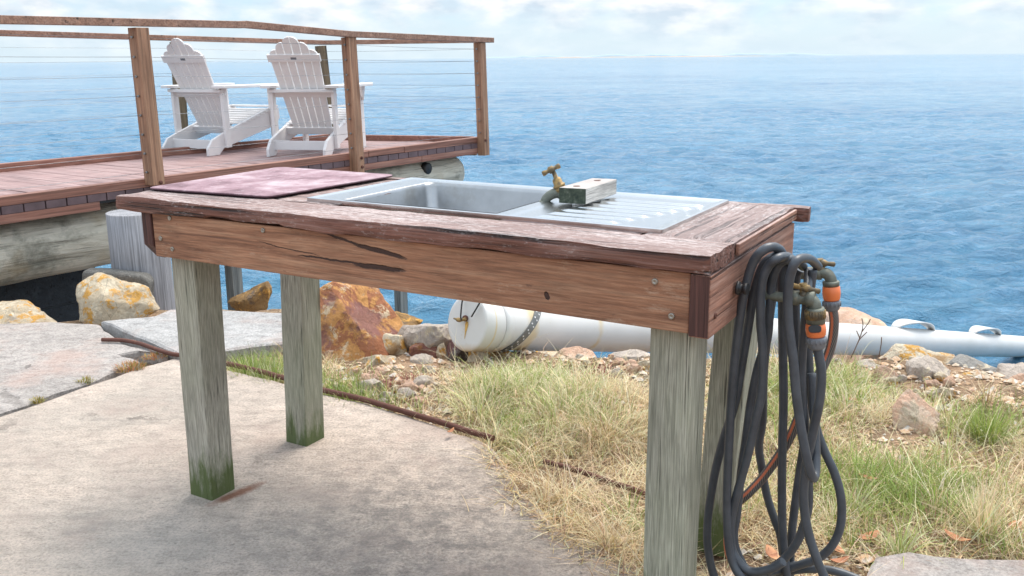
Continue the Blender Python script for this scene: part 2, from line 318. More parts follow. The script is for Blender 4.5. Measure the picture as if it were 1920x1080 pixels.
# concrete
def concrete(name, base=(.62, .515, .435), stains=True):
    c = Mat(name, .9, 0, .25)
    n = c.noise(1.6, 8, .6); n2_ = c.noise(14, 8, .7, stretch=(1, 1.6, 1)); n3 = c.noise(120, 5, .7)
    k = c.ramp(n, (.3, tuple(q * .82 for q in base)), (.7, tuple(q * 1.12 for q in base)))
    k = c.mix(.5, k, c.ramp(n2_, (.34, .42), (.58, 1.12)), 'MULTIPLY'); k = c.mix(.75, k, c.ramp(n3, (.32, .5), (.58, 1.12)), 'MULTIPLY'); k = c.mix(c.ramp(c.noise(2.2, 6, .7), (.5, 0), (.66, .5)), k, (.52, .36, .30)); k = c.mix(c.ramp(c.noise(45, 6, .8), (.60, 0), (.66, .55)), k, (.66, .61, .56)); k = c.mix(c.ramp(c.noise(3.1, 9, .75, stretch=(1, 1.8, 1)), (.56, 0), (.64, .35)), k, (.22, .20, .18))
    sp_ = c.ramp(c.noise(38, 5, .6, stretch=(1, 2, 1)), (.62, 0), (.67, 1)); k = c.mix(c.math('MULTIPLY', sp_, .55), k, (.12, .10, .09))
    if stains:
        o = c.xyz()
        # mottled dark patch under the table, fading outward
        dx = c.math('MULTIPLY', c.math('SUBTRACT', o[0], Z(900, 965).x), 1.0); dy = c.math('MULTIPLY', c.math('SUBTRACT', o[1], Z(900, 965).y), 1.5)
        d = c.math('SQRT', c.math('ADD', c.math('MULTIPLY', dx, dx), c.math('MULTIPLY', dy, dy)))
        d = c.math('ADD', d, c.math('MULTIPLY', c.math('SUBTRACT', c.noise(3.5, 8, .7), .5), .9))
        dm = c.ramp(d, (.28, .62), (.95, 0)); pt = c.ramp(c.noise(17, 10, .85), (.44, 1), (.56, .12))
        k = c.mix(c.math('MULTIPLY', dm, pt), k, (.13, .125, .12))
        # greyer damp cement
        k = c.mix(c.math('MULTIPLY', c.ramp(c.noise(1.1, 5, .6), (.45, 0), (.6, 1)), .35), k, (.30, .30, .27))
        # rust streak beside the front left leg
        P = Z(445, 925); ax = Z(500, 902) - Z(400, 945); a_ = math.atan2(ax.y, ax.x)
        ux = c.math('ADD', c.math('MULTIPLY', c.math('SUBTRACT', o[0], P.x), math.cos(a_)), c.math('MULTIPLY', c.math('SUBTRACT', o[1], P.y), math.sin(a_)))
        uy = c.math('SUBTRACT', c.math('MULTIPLY', c.math('SUBTRACT', o[1], P.y), math.cos(a_)), c.math('MULTIPLY', c.math('SUBTRACT', o[0], P.x), math.sin(a_)))
        e = c.math('SQRT', c.math('ADD', c.math('POWER', c.math('ABSOLUTE', c.math('DIVIDE', ux, .125)), 2), c.math('POWER', c.math('ABSOLUTE', c.math('DIVIDE', uy, .028)), 2)))
        e = c.math('ADD', e, c.math('MULTIPLY', c.math('SUBTRACT', c.noise(30, 4), .5), .8))
        k = c.mix(c.ramp(e, (.35, .85), (1.1, 0)), k, (.19, .075, .04))
    v = c.vor(.8, c.vec((1, 1, 1)), 'DISTANCE_TO_EDGE'); wv = c.noise(6, 6, .7)
    cr = c.ramp(c.math('ADD', v, c.math('MULTIPLY', c.math('SUBTRACT', wv, .5), .16)), (.0008, .55), (.0042, 0)); cr = c.math('MULTIPLY', cr, c.ramp(c.noise(.9, 2), (.52, 0), (.6, 1)))
    k = c.mix(cr, k, (.08, .07, .06))
    c.col(k); c.bump(n3, .006); c.bump(n2_, .014); c.bump(c.noise(320, 3, .6), .0015); c.bump(c.math('SUBTRACT', 1, cr), .004)
    return c.m
def densify(pts, step, amp, seed=0):
    o = []
    for i in range(len(pts)):
        a, b = Vector(pts[i]), Vector(pts[(i + 1) % len(pts)]); n = max(1, int((b - a).length / step)); nn = Vector((b - a).normalized()); nn = Vector((-nn.y, nn.x))
        for k in range(n):
            p = a.lerp(b, k / n); o.append(p + nn * amp * (noise.noise((p.x * 7, p.y * 7, seed)) + .6 * noise.noise((p.x * 23, p.y * 23, seed))))
    return o
def slab(name, px, z, thick, mat, amp=.018, seed=1, tilt=None):
    pts = densify([Z(*q, z).xy for q in px], .05, amp, seed); m_ = MB(); n = len(pts)
    zz = lambda p: z + (tilt(p) if tilt else 0)
    rim = [Vector((p.x, p.y, zz(p) - .008)) for p in pts]; cen = sum((Vector(p) for p in pts), Vector((0, 0))) / n
    inn = []
    for i, p in enumerate(pts):
        t = (pts[(i + 1) % n] - pts[i - 1]).normalized(); q = p + Vector((t.y, -t.x)) * .0
        d = (cen - p).normalized(); q = p + d * .012; inn.append(Vector((q.x, q.y, zz(q))))
    bot = [Vector((p.x, p.y, z - thick)) for p in pts]
    m_.add(inn, [tuple(range(n))]); m_.add(inn + rim + bot, [(i, (i + 1) % n, n + (i + 1) % n, n + i) for i in range(n)] + [(n + i, n + (i + 1) % n, 2 * n + (i + 1) % n, 2 * n + i) for i in range(n)])
    return tag(obj(name, m_, mat), kind='structure')
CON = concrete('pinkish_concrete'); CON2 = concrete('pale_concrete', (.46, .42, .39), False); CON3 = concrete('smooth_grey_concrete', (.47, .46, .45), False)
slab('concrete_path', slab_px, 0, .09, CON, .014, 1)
slab('concrete_path_end', [(-420, 884), (-100, 800), (50, 757), (105, 736), (150, 723), (200, 700), (246, 684), (262, 676), (225, 664), (262, 658), (312, 664), (312, 656), (250, 650), (215, 632), (188, 608), (95, 603), (0, 606), (-200, 608), (-700, 640), (-900, 860)], .004, .12, CON2, .02, 2)
slab('raised_concrete_slab', [(190, 602), (215, 612), (275, 637), (330, 660), (420, 655), (470, 648), (535, 642), (590, 640), (596, 592), (535, 586), (420, 581), (320, 580), (288, 592)], .022, .10, CON3, .012, 3)
slab('concrete_footing', [(1500, 1400), (1600, 1120), (1645, 1042), (1700, 1032), (1790, 1040), (1920, 1048), (2150, 1065), (2300, 1400)], .004, .06, CON2, .02, 4)

# ================================================================ FISH CLEANING TABLE
T = .9
A = Z(215, 366, T); B = Z(1333, 480, T); C = Z(1497, 384, T)
ua = (B - A).normalized(); wa = (C - B).normalized(); LU, LW = (B - A).length, (C - B).length
yaw = math.atan2(ua.y, ua.x)
tab = thing('outdoor_sink_table', 'weathered reddish brown timber work table with inset steel sink on four square posts', 'table', (A.x, A.y, 0), yaw)
wl = Matrix.Rotation(-yaw, 3, 'Z') @ wa            # depth axis in the table's own frame
def tl(u, w_, z): return (u + wl.x * w_, wl.y * w_, z)
def tw(u, w_, z=T): return Vector((A.x, A.y, 0)) + ua * u + wa * w_ + Vector((0, 0, z))
def rough_plank(u0, u1, w0, w1, z0, z1, step=.02, amp=.0025, edge=None, seed=0):
    nu, nw, nz = max(2, int((u1 - u0) / step)), max(2, int((w1 - w0) / step)), max(2, int((z1 - z0) / .012)); m_ = MB(); vid = {}
    def V_(i, j, k):
        if (i, j, k) in vid: return vid[(i, j, k)]
        u, w_, z = u0 + (u1 - u0) * i / nu, w0 + (w1 - w0) * j / nw, z0 + (z1 - z0) * k / nz
        on = (i in (0, nu)) + (j in (0, nw)) + (k in (0, nz)); r = amp * (1 if on < 2 else 1.6)
        q = Vector((u * 6, w_ * 25, z * 30 + seed)); dv = Vector(noise.noise_vector(q)) * r + Vector(noise.noise_vector(q * 3.1)) * r * .5
        if on >= 2: cvec = Vector(((u0 + u1) / 2 - u if i in (0, nu) else 0, (w0 + w1) / 2 - w_ if j in (0, nw) else 0, (z0 + z1) / 2 - z if k in (0, nz) else 0)); dv += Vector([math.copysign(.0025, c_) if abs(c_) > 1e-6 else 0 for c_ in cvec])
        if edge: dv.z += edge(u, w_, z)
        vid[(i, j, k)] = len(m_.v); m_.v.append(tl(u + dv.x * .3, w_ + dv.y, z + dv.z)); return vid[(i, j, k)]
    for i in range(nu):
        for j in range(nw):
            m_.f.append((V_(i, j, nz), V_(i + 1, j, nz), V_(i + 1, j + 1, nz), V_(i, j + 1, nz))); m_.f.append((V_(i, j, 0), V_(i, j + 1, 0), V_(i + 1, j + 1, 0), V_(i + 1, j, 0)))
        for k in range(nz):
            m_.f.append((V_(i, 0, k), V_(i + 1, 0, k), V_(i + 1, 0, k + 1), V_(i, 0, k + 1))); m_.f.append((V_(i, nw, k), V_(i, nw, k + 1), V_(i + 1, nw, k + 1), V_(i + 1, nw, k)))
    for j in range(nw):
        for k in range(nz):
            m_.f.append((V_(0, j, k), V_(0, j, k + 1), V_(0, j + 1, k + 1), V_(0, j + 1, k))); m_.f.append((V_(nu, j, k), V_(nu, j + 1, k), V_(nu, j + 1, k + 1), V_(nu, j, k + 1)))
    return m_
def chip(u, w_, z):   # the ragged, splintered lower front edge of the front plank
    if z > T - .03 or w_ > .02: return 0
    return -.006 * noise.noise((u * 5, 1, 0)) - .008 * max(0, noise.noise((u * 2.1, 7, 0))) + (.006 if .35 < u < .62 else 0)
TH = .040
obj('tabletop_plank', rough_plank(0, LU, 0, .155, T - TH, T, .016, .0028, chip, 1), M['top'], tab, local=True)
obj('tabletop_plank', rough_plank(0, LU + .032, .665, LW, T - TH, T - .001, .016, .002, None, 5), M['top'], tab, local=True)
obj('tabletop_plank', rough_plank(.004, .655, .158, .41, T - TH, T - .002, .02, .002, None, 9), M['top'], tab, local=True)
obj('tabletop_plank', rough_plank(.002, .655, .413, .662, T - TH, T - .003, .02, .002, None, 13), M['top'], tab, local=True)
obj('tabletop_plank', rough_plank(1.14, 1.50, .158, .662, T - TH, T - .003, .025, .002, None, 17), M['top'], tab, local=True)
obj('tabletop_plank', rough_plank(1.505, LU - .003, .158, .662, T - TH, T - .001, .016, .002, None, 21), M['top_end'], tab, local=True)
def tbox(m_, u0, u1, w0, w1, z0, z1): m_.hexa([tl(u0, w0, z0), tl(u1, w0, z0), tl(u1, w1, z0), tl(u0, w1, z0), tl(u0, w0, z1), tl(u1, w0, z1), tl(u1, w1, z1), tl(u0, w1, z1)])
AZ0, AZ1 = T - .161, T - TH - .001
# apron boards
def apron_mat():
    m = Mat('front_apron_wood', .68); st = (.06, 1, 1)
    g = m.noise(45, 7, .65, stretch=st, dist=.8); g2 = m.noise(240, 4, .6, stretch=(.05, 1, 1))
    c = m.ramp(g, (.28, (.165, .068, .036)), (.5, (.345, .165, .092)), (.74, (.49, .285, .175)))
    c = m.mix(.6, c, m.ramp(g2, (.32, .35), (.65, 1.08)), 'MULTIPLY'); c = m.mix(.5, c, m.ramp(m.noise(3.2, 5, .6, stretch=(.7, 1, 1)), (.35, .45), (.65, 1.3)), 'MULTIPLY')
    o = m.xyz(); tot = None; wob = m.noise(24, 5, .7); wob2 = m.noise(7, 3)
    def loc(px, py):
        q = PL(px, py, tw(0, .015), (-ua.y, ua.x, 0)); d_ = q - Vector((A.x, A.y, 0)); return d_.dot(ua), q.z
    for (a, b, wd) in (((598, 432), (680, 462), .0030), ((660, 456), (764, 486), .0060), ((556, 478), (700, 497), .0026), ((660, 494), (762, 508), .0062), ((480, 452), (600, 480), .0012), ((1024, 546), (1030, 562), .006), ((1290, 545), (1310, 552), .001)):
        (x0, z0), (x1, z1) = loc(*a), loc(*b); cx, cz = (x0 + x1) / 2, (z0 + z1) / 2; L_ = max(.004, math.hypot(x1 - x0, z1 - z0) / 2); an = math.atan2(z1 - z0, x1 - x0)
        dx, dz = m.math('SUBTRACT', o[0], cx), m.math('SUBTRACT', o[2], cz)
        ux = m.math('ADD', m.math('MULTIPLY', dx, math.cos(an)), m.math('MULTIPLY', dz, math.sin(an)))
        uz = m.math('SUBTRACT', m.math('MULTIPLY', dz, math.cos(an)), m.math('MULTIPLY', dx, math.sin(an)))
        uz = m.math('ADD', uz, m.math('MULTIPLY', m.math('SUBTRACT', wob, .5), .010)); uz = m.math('ADD', uz, m.math('MULTIPLY', m.math('SUBTRACT', wob2, .5), .012))
        e = m.math('ADD', m.math('POWER', m.math('ABSOLUTE', m.math('DIVIDE', ux, L_)), 3), m.math('POWER', m.math('ABSOLUTE', m.math('DIVIDE', uz, wd)), 2))
        k = m.ramp(e, (.45, 1), (1.3, 0)); tot = k if tot is None else m.math('MAXIMUM', tot, k)
    sp2 = m.noise(70, 6, .75, stretch=(.3, 1, 1)); c = m.mix(m.ramp(sp2, (.62, 0), (.70, .7)), c, (.12, .06, .04)); c = m.mix(m.ramp(m.noise(28, 8, .8, stretch=(.25, 1, 1)), (.57, 0), (.68, .45)), c, (.58, .42, .30)); c = m.mix(m.ramp(m.noise(130, 3, .6, stretch=(.015, 1, 1)), (.30, .6), (.37, 0)), c, (.10, .045, .03))
    c = m.mix(tot, c, (.045, .018, .012)); m.col(c); m.bump(sp2, .0015)
    m.bump(g2, .0008); m.bump(g, .0012); m.bump(m.math('SUBTRACT', 1, tot), .014)
    return m.m
mb = MB(); tbox(mb, .128, 1.664, .016, .05, AZ0, AZ1); obj('front_apron', mb, apron_mat(), tab, local=True, bevel=.002)
mb = MB(); tbox(mb, .128, 1.664, .63, .662, AZ0, AZ1); obj('rear_apron', mb, M['apron'], tab, local=True, bevel=.002)
mb = MB(); tbox(mb, 1.666, LU - .001, .010, .668, AZ0 - .004, AZ1); obj('side_apron', mb, M['side'], tab, local=True, bevel=.0025)
mb = MB(); tbox(mb, 1.667, LU - .003, .008, .0098, AZ0 - .001, AZ1 - .002); obj('apron_end', mb, M['endgrain'], tab, local=True)
mb = MB(); pr = [(.012, AZ1), (.012, AZ0 + .03), (.05, AZ0 - .012), (.62, AZ0 - .012), (.66, AZ0 + .03), (.66, AZ1)]
mb.prism([tl(.088, a, z) for a, z in pr], (.036, 0, 0)); obj('side_apron', mb, M['endgrain'], tab, local=True, bevel=.002)
# top board lip over the side apron
mb = MB(); tbox(mb, LU - .002, LU + .006, .165, .655, T - .030, T - .006); obj('edge_strip', mb, M['side'], tab, local=True, bevel=.002)
# legs (each leans a little, as built)
def leg(tu, tw_, bu, bw, s, mat, zb=-.03):
    m_ = MB(); n = 14; rings = []
    for i in range(n + 1):
        t = i / n; u, w_, z = bu + (tu - bu) * t, bw + (tw_ - bw) * t, zb + (AZ1 - .004 - zb) * t
        for (a, b) in ((0, 0), (s, 0), (s, s), (0, s)):
            j = noise.noise((z * 4, a * 20, b * 20)) * .0012; rings.append(tl(u + a + j, w_ + b + j, z))
    m_.add(rings, [(i * 4 + k, i * 4 + (k + 1) % 4, i * 4 + 4 + (k + 1) % 4, i * 4 + 4 + k) for i in range(n) for k in range(4)] + [(3, 2, 1, 0), (n * 4, n * 4 + 1, n * 4 + 2, n * 4 + 3)])
    return obj('leg', m_, mat, tab, local=True, bevel=.003)
leg(.146, .053, .110, .066, .092, M['leg'])
leg(.096, .530, .088, .500, .092, M['leg'])
leg(1.572, .053, 1.566, .060, .092, M['leg_green'])
leg(1.568, .535, 1.520, .553, .090, M['leg_green'])
# screws
def on_front(px, py, w_=.015): return PL(px, py, tw(0, w_), (-ua.y, ua.x, 0))
nf = Vector((ua.y, -ua.x, 0)).normalized()
for q in ((318, 409), (301, 447), (323, 467), (493, 432), (1228, 528), (1259, 593)):
    p = on_front(*q); m_ = MB(); m_.lathe(p - nf * .004, nf, [(0, .0066), (.0052, .0066), (.0062, .0055), (.0062, .0028), (.0038, .0018)], 12); obj('screw', m_, M['screw'], tab)
m_ = MB(); p = PL(1342, 592, tw(LU, 0), ua); m_.lathe(p - ua * .004, ua, [(0, .006), (.005, .006), (.0056, .003), (.004, .0015)], 12); obj('screw', m_, M['rust'], tab)
# ---------------------------------------------------------------- sink
sk = thing('sink', 'stainless steel sink with bowl and ribbed drainer set into the table top', 'sink', tuple(tw(1.03, .42, T)), yaw)
def S(u, w_, z): return tw(u, w_, z)
SU0, SU1, SW0, SW1 = .545, 1.545, .178, .652
BU0, BU1, BW0, BW1 = .650, 1.118, .204, .600
def rrect(u0, u1, w0, w1, r, z, n=6, fn=S):
    o = []
    for cx, cy, a0 in ((u1 - r, w0 + r, -90), (u1 - r, w1 - r, 0), (u0 + r, w1 - r, 90), (u0 + r, w0 + r, 180)):
        for i in range(n + 1):
            a = R(a0 + 90 * i / n); o.append(fn(cx + r * math.cos(a), cy + r * math.sin(a), z))
    return o
def loft(m_, loops, smooth=True, cap=True, cap0=False):
    n = len(loops[0]); o = len(m_.v); m_.add([p for l in loops for p in l], [(i * n + k, i * n + (k + 1) % n, (i + 1) * n + (k + 1) % n, (i + 1) * n + k) for i in range(len(loops) - 1) for k in range(n)], smooth)
    if cap: m_.f.append(tuple(o + (len(loops) - 1) * n + k for k in range(n)))
    if cap0: m_.f.append(tuple(o + k for k in range(n))[::-1])
ZS = T + .0065
m_ = MB()
loops = [rrect(SU0, SU1, SW0, SW1, .006, T - .004), rrect(SU0, SU1, SW0, SW1, .006, ZS), rrect(SU0 + .006, SU1 - .006, SW0 + .006, SW1 - .006, .006, ZS + .0012),
         rrect(SU0 + .016, SU1 - .016, SW0 + .016, SW1 - .016, .008, ZS - .002)]
loft(m_, loops, False, False)
# deck of the sink: quads between inner rim and bowl opening / drainer
inner = (SU0 + .016, SU1 - .016, SW0 + .016, SW1 - .016); zt = ZS - .002
def quad(m_, u0, u1, w0, w1, z): m_.add([S(u0, w0, z), S(u1, w0, z), S(u1, w1, z), S(u0, w1, z)], [(0, 1, 2, 3)])
quad(m_, inner[0], BU0, inner[2], inner[3], zt); quad(m_, BU0, BU1, inner[2], BW0, zt); quad(m_, BU0, BU1, BW1, inner[3], zt); quad(m_, BU1, BU1 + .035, inner[2], inner[3], zt)
obj('rim', m_, M['steel'], sk)
# drainer as a ribbed sheet
m_ = MB(); d0, d1 = BU1 + .035, inner[1]; NU, NW = 70, 260; ribs = [(.235 + i * .052, 1.21 + .006 * i, 1.425 + .016 * i) for i in range(7)]
def rib(u, w_):
    h = 0
    for rw, ra, rb in ribs:
        e = min(1, max(0, (u - ra) / .02), 1) * min(1, max(0, (rb - u) / .02)); h += .0045 * e * (1 / (1 + math.exp(min(60, max(-60, (abs(w_ - rw) - .009) / .0012)))))
    ed = min(u - d0, d1 - u, w_ - inner[2], inner[3] - w_); h -= .003 * min(1, max(0, ed / .015)); return h
m_.add([S(d0 + (d1 - d0) * i / NU, inner[2] + (inner[3] - inner[2]) * j / NW, zt + rib(d0 + (d1 - d0) * i / NU, inner[2] + (inner[3] - inner[2]) * j / NW)) for i in range(NU + 1) for j in range(NW + 1)],
       [(i * (NW + 1) + j, (i + 1) * (NW + 1) + j, (i + 1) * (NW + 1) + j + 1, i * (NW + 1) + j + 1) for i in range(NU) for j in range(NW)], True)
obj('drainer', m_, M['steel'], sk)
m_ = MB(); BD = .135
def br(k, r, z): return rrect(BU0 + k, BU1 - k, BW0 + k, BW1 - k, r, z, 8)
loft(m_, [rrect(BU0 - .001, BU1 + .001, BW0 - .001, BW1 + .001, .004, zt + .0008, 8), br(.001, .028, zt - .001), br(.005, .028, zt - .010), br(.012, .035, zt - BD + .03), br(.022, .04, zt - BD + .008), br(.05, .04, zt - BD)], True, True)
bowl_ = obj('bowl', m_, M['bowl'], sk)
m_ = MB(); m_.lathe(S((BU0 + BU1) / 2, (BW0 + BW1) / 2, zt - BD), (0, 0, 1), [(0, .04), (.003, .04), (.0035, .03), (.001, .02)], 24); obj('drain', m_, M['greyplastic'], bowl_)
# ---------------------------------------------------------------- cutting board
def board_mat():
    m = Mat('worn_pink_board', .75, 0, .3); c = m.ramp(m.noise(5, 8, .7), (.36, (.15, .085, .10)), (.5, (.30, .19, .215)), (.62, (.46, .36, .385)))
    c = m.mix(m.ramp(m.noise(60, 6, .8, stretch=(.4, 1, 1)), (.56, 0), (.66, .7)), c, (.60, .50, .53)); c = m.mix(m.ramp(m.noise(9, 8, .75, stretch=(.5, 1.5, 1)), (.58, 0), (.68, .55)), c, (.13, .06, .08))
    z = m.xyz()[2]; c = m.mix(m.ramp(z, (.004, .9), (.0065, 0)), c, (.05, .02, .03)); m.col(c); m.bump(m.noise(60, 6, .7), .0015); return m.m
bc = tw(.232, .393, T); cb = thing
E_ = [Vector(tw(*q, T).xy) for q in ((.012, .098), (.452, .135), (.478, .664), (-.010, .662))]
def bl(fu, fw): return E_[0].lerp(E_[1], fu).lerp(E_[3].lerp(E_[2], fu), fw)
def bfn(u, w_, z): p = bl(u, w_); return Vector((p.x, p.y, z + .004 * (u - .5) ** 2))
m_ = MB(); zb = T + .003
loft(m_, [rrect(.004, .996, .003, .997, .05, zb, 6, bfn), rrect(0, 1, 0, 1, .05, zb + .002, 6, bfn), rrect(0, 1, 0, 1, .05, zb + .0055, 6, bfn), rrect(.004, .996, .003, .997, .05, zb + .0065, 6, bfn)], False, True, True)
tag(obj('cutting_board', m_, board_mat(), loc=(bc.x, bc.y, T + .002)), 'faded pink rectangular cutting board with rounded corners lying on the left of the table', 'cutting board')
# ---------------------------------------------------------------- timber block on the drainer and its brass tap
bk = thing('wood_block', 'short pale lichen grey timber block with dark end standing on the sink drainer', 'wood block', tuple(tw(1.225, .49, ZS)), yaw)
m_ = MB(); q = [(1.192, .388), (1.262, .396), (1.256, .598), (1.188, .590)]; z0, z1 = ZS + .003, ZS + .042
m_.hexa([S(a, b, z0) for a, b in q] + [S(a, b, z1) for a, b in q]); obj('block', m_, M['block'], bk, bevel=.002)
e0 = [(1.1925, .3865), (1.2615, .3945), (1.2615, .3957), (1.1925, .3877)]
m_ = MB(); m_.hexa([S(a, b, z0 + .001) for a, b in e0] + [S(a, b, z1 - .001) for a, b in e0])
mm = Mat('mossy_end_grain', .9); c_ = mm.ramp(mm.noise(70, 7, .75), (.35, (.02, .03, .022)), (.55, (.06, .075, .05)), (.75, (.20, .20, .17))); mm.col(c_); mm.bump(mm.noise(120, 5), .002)
obj('mossy_end', m_, mm.m, bk)
for a, b in ((1.222, .425), (1.224, .545)):
    m_ = MB(); m_.lathe(S(a, b, z1 - .004), (0, 0, 1), [(0, .009), (.0048, .009), (.0052, .006), (.002, .004)], 14); obj('bolt_hole', m_, M['rust'], bk)
ty = tw(1.19, .46, ZS).y
P_ = lambda px, py, dy=0: YY(px, py, ty + dy)
tp = thing('brass_tap', 'old brass tap with tilted tee handle and curved spout over the sink bowl', 'tap', tuple(P_(1060, 372)))
m_ = MB(); m_.tube([P_(1074, 368), P_(1058, 366), P_(1044, 362), P_(1032, 366), P_(1024, 373), P_(1020, 381)], [.0125, .013, .013, .0125, .012, .0115], 16, smooth_path=6)
m_.lathe(P_(1021, 377), (P_(1019.5, 384) - P_(1021, 377)), [(0, .0125), (.003, .0145), (.009, .0145), (.010, .010)], 18)
obj('spout', m_, M['patina'], tp)
m_ = MB(); a = P_(1055, 364); b = P_(1036, 318); L_ = (b - a).length; ax = b - a
m_.lathe(a, ax, [(-.006, .014), (.010, .0145), (.011, .0165), (.017, .0165), (.018, .0145), (.021, .0145), (.022, .016), (.026, .016), (.027, .0125), (.040, .0115), (.044, .009), (.045, .006), (L_, .005)], 20)
obj('bonnet', m_, M['brass'], tp)
m_ = MB(); c0, c1 = P_(1017, 326.5, -.004), P_(1050, 310, .004); ln = (c1 - c0).length
m_.lathe(c0, c1 - c0, [(0, .003), (.001, .0066), (.006, .0068), (.012, .0052), (ln / 2 - .008, .0052), (ln / 2 - .006, .0095), (ln / 2 + .006, .0095), (ln / 2 + .008, .0052), (ln - .012, .0052), (ln - .006, .0068), (ln - .001, .0066), (ln, .003)], 16)
obj('tee_handle', m_, M['brass'], tp)

# ================================================================ HOSE TAPS, HOSES
PW = Vector((-wa.y, wa.x, 0))       # not used for planes; depth planes below are parallel to the table front
def HW(px, py, w_): return PL(px, py, tw(0, w_), (-ua.y, ua.x, 0))
def hose_tap(name, label, wd, pipe, body, hang, hb, hdl):
    t = thing(name, label, 'tap', tuple(HW(*body[0], wd)), group='taps feeding the hoses')
    pts = [HW(x, y, wd) for x, y in pipe]; m_ = MB(); m_.tube(pts, .0105, 14, smooth_path=4); d = (pts[0] - pts[1]).normalized()
    m_.lathe(pts[0], d, [(-.004, .017), (.004, .017), (.008, .012)], 6); obj('pipe', m_, M['patina'], t)
    pts = [HW(x, y, wd) for x, y in body]; m_ = MB(); m_.tube(pts, .0125, 16, smooth_path=5)
    d = (pts[1] - pts[0]).normalized(); m_.lathe(pts[0], d, [(-.002, .0155), (.014, .0155), (.016, .0125), (.03, .0125), (.032, .0165), (.046, .0165), (.048, .012)], 16)
    obj('body', m_, M['patina'], t)
    a, b = HW(*hb[0], wd), HW(*hb[1], wd); m_ = MB(); L_ = (b - a).length; m_.lathe(a, b - a, [(-.008, .011), (L_ * .4, .0105), (L_ * .45, .008), (L_, .007), (L_ + .004, .009), (L_ + .010, .008)], 14)
    obj('bonnet', m_, M['brass'], t)
    a, b = HW(*hdl[0], wd - .012), HW(*hdl[1], wd + .012); m_ = MB(); c_ = (a + b) / 2; L_ = (b - a).length
    m_.lathe(a, b - a, [(0, .003), (.002, .0058), (L_ * .3, .0048), (L_ * .42, .0085), (L_ * .58, .0085), (L_ * .7, .0048), (L_ - .002, .0058), (L_, .003)], 12)
    obj('handle', m_, M['brass'], t); return t
WA, WB = .44, .25
hose_tap('hose_tap', 'tarnished tap with brass handle, the upper and farther one beside the hose coil', WA, [(1432, 520), (1470, 514), (1506, 511)], [(1500, 511), (1530, 511), (1549, 513), (1557, 522), (1559, 534)], 0, [(1538, 506), (1537, 493)], [(1519, 491), (1566, 496)])
hose_tap('hose_tap', 'tarnished tap with brass handle, the lower and nearer one above the ribbed collar', WB, [(1380, 545), (1430, 553), (1490, 560)], [(1484, 558), (1508, 560), (1521, 562), (1528, 571), (1529, 584)], 0, [(1507, 554), (1506, 540)], [(1485, 535), (1538, 547)])
# fitting screwed on the side apron
m_ = MB(); p = PL(1382, 540, tw(LU + .001, 0), ua); m_.lathe(p, ua, [(0, .015), (.005, .015), (.006, .010), (.014, .010), (.016, .013), (.022, .013)], 6); obj('pipe_flange', m_, M['black'], tab)
def connector(par, w_, top, o0, o1, g1, r):
    """orange quick connector between tap and hose: collar, orange sleeve, grey nut"""
    a, b, c_, d = HW(*top, w_), HW(*o0, w_), HW(*o1, w_), HW(*g1, w_); ax = (d - a).normalized()
    m_ = MB(); L_ = (b - a).length; m_.lathe(a, ax, [(0, r * .9), (L_ * .2, r * 1.0), (L_, r * .95)], 20); obj('collar', m_, M['patina'], par)
    m_ = MB(); L_ = (c_ - b).length; m_.lathe(b, ax, [(0, r * .85), (.002, r), (L_ * .5, r * 1.06), (L_ - .003, r * .98), (L_, r * .85)], 22); obj('orange_sleeve', m_, M['orange'], par)
    m_ = MB(); L_ = (d - c_).length; m_.lathe(c_, ax, [(0, r * .8), (.002, r * 1.03), (.006, r * 1.05), (L_ * .45, r * 1.02), (L_ * .5, r * .98), (L_ * .8, r * .9), (L_, r * .62)], 22)
    for k in range(14):
        an = 2 * math.pi * k / 14; n1_ = ax.orthogonal().normalized(); n2_ = ax.cross(n1_); q = c_ + (n1_ * math.cos(an) + n2_ * math.sin(an)) * r * 1.02
        m_.tube([q + ax * .003, q + ax * L_ * .5], .0016, 6)
    obj('grey_nut', m_, M['greyplastic'], par)
hr = .0096
coil = thing('hose', 'long black rubber hose hung in loose loops over the tap pipes beside the table', 'hose', tuple(HW(1430, 1060, .3)))
G = lambda w_, pts: [HW(x, y, w_ if len(q) < 3 else q[2]) for q in pts for x, y in [q[:2]]]
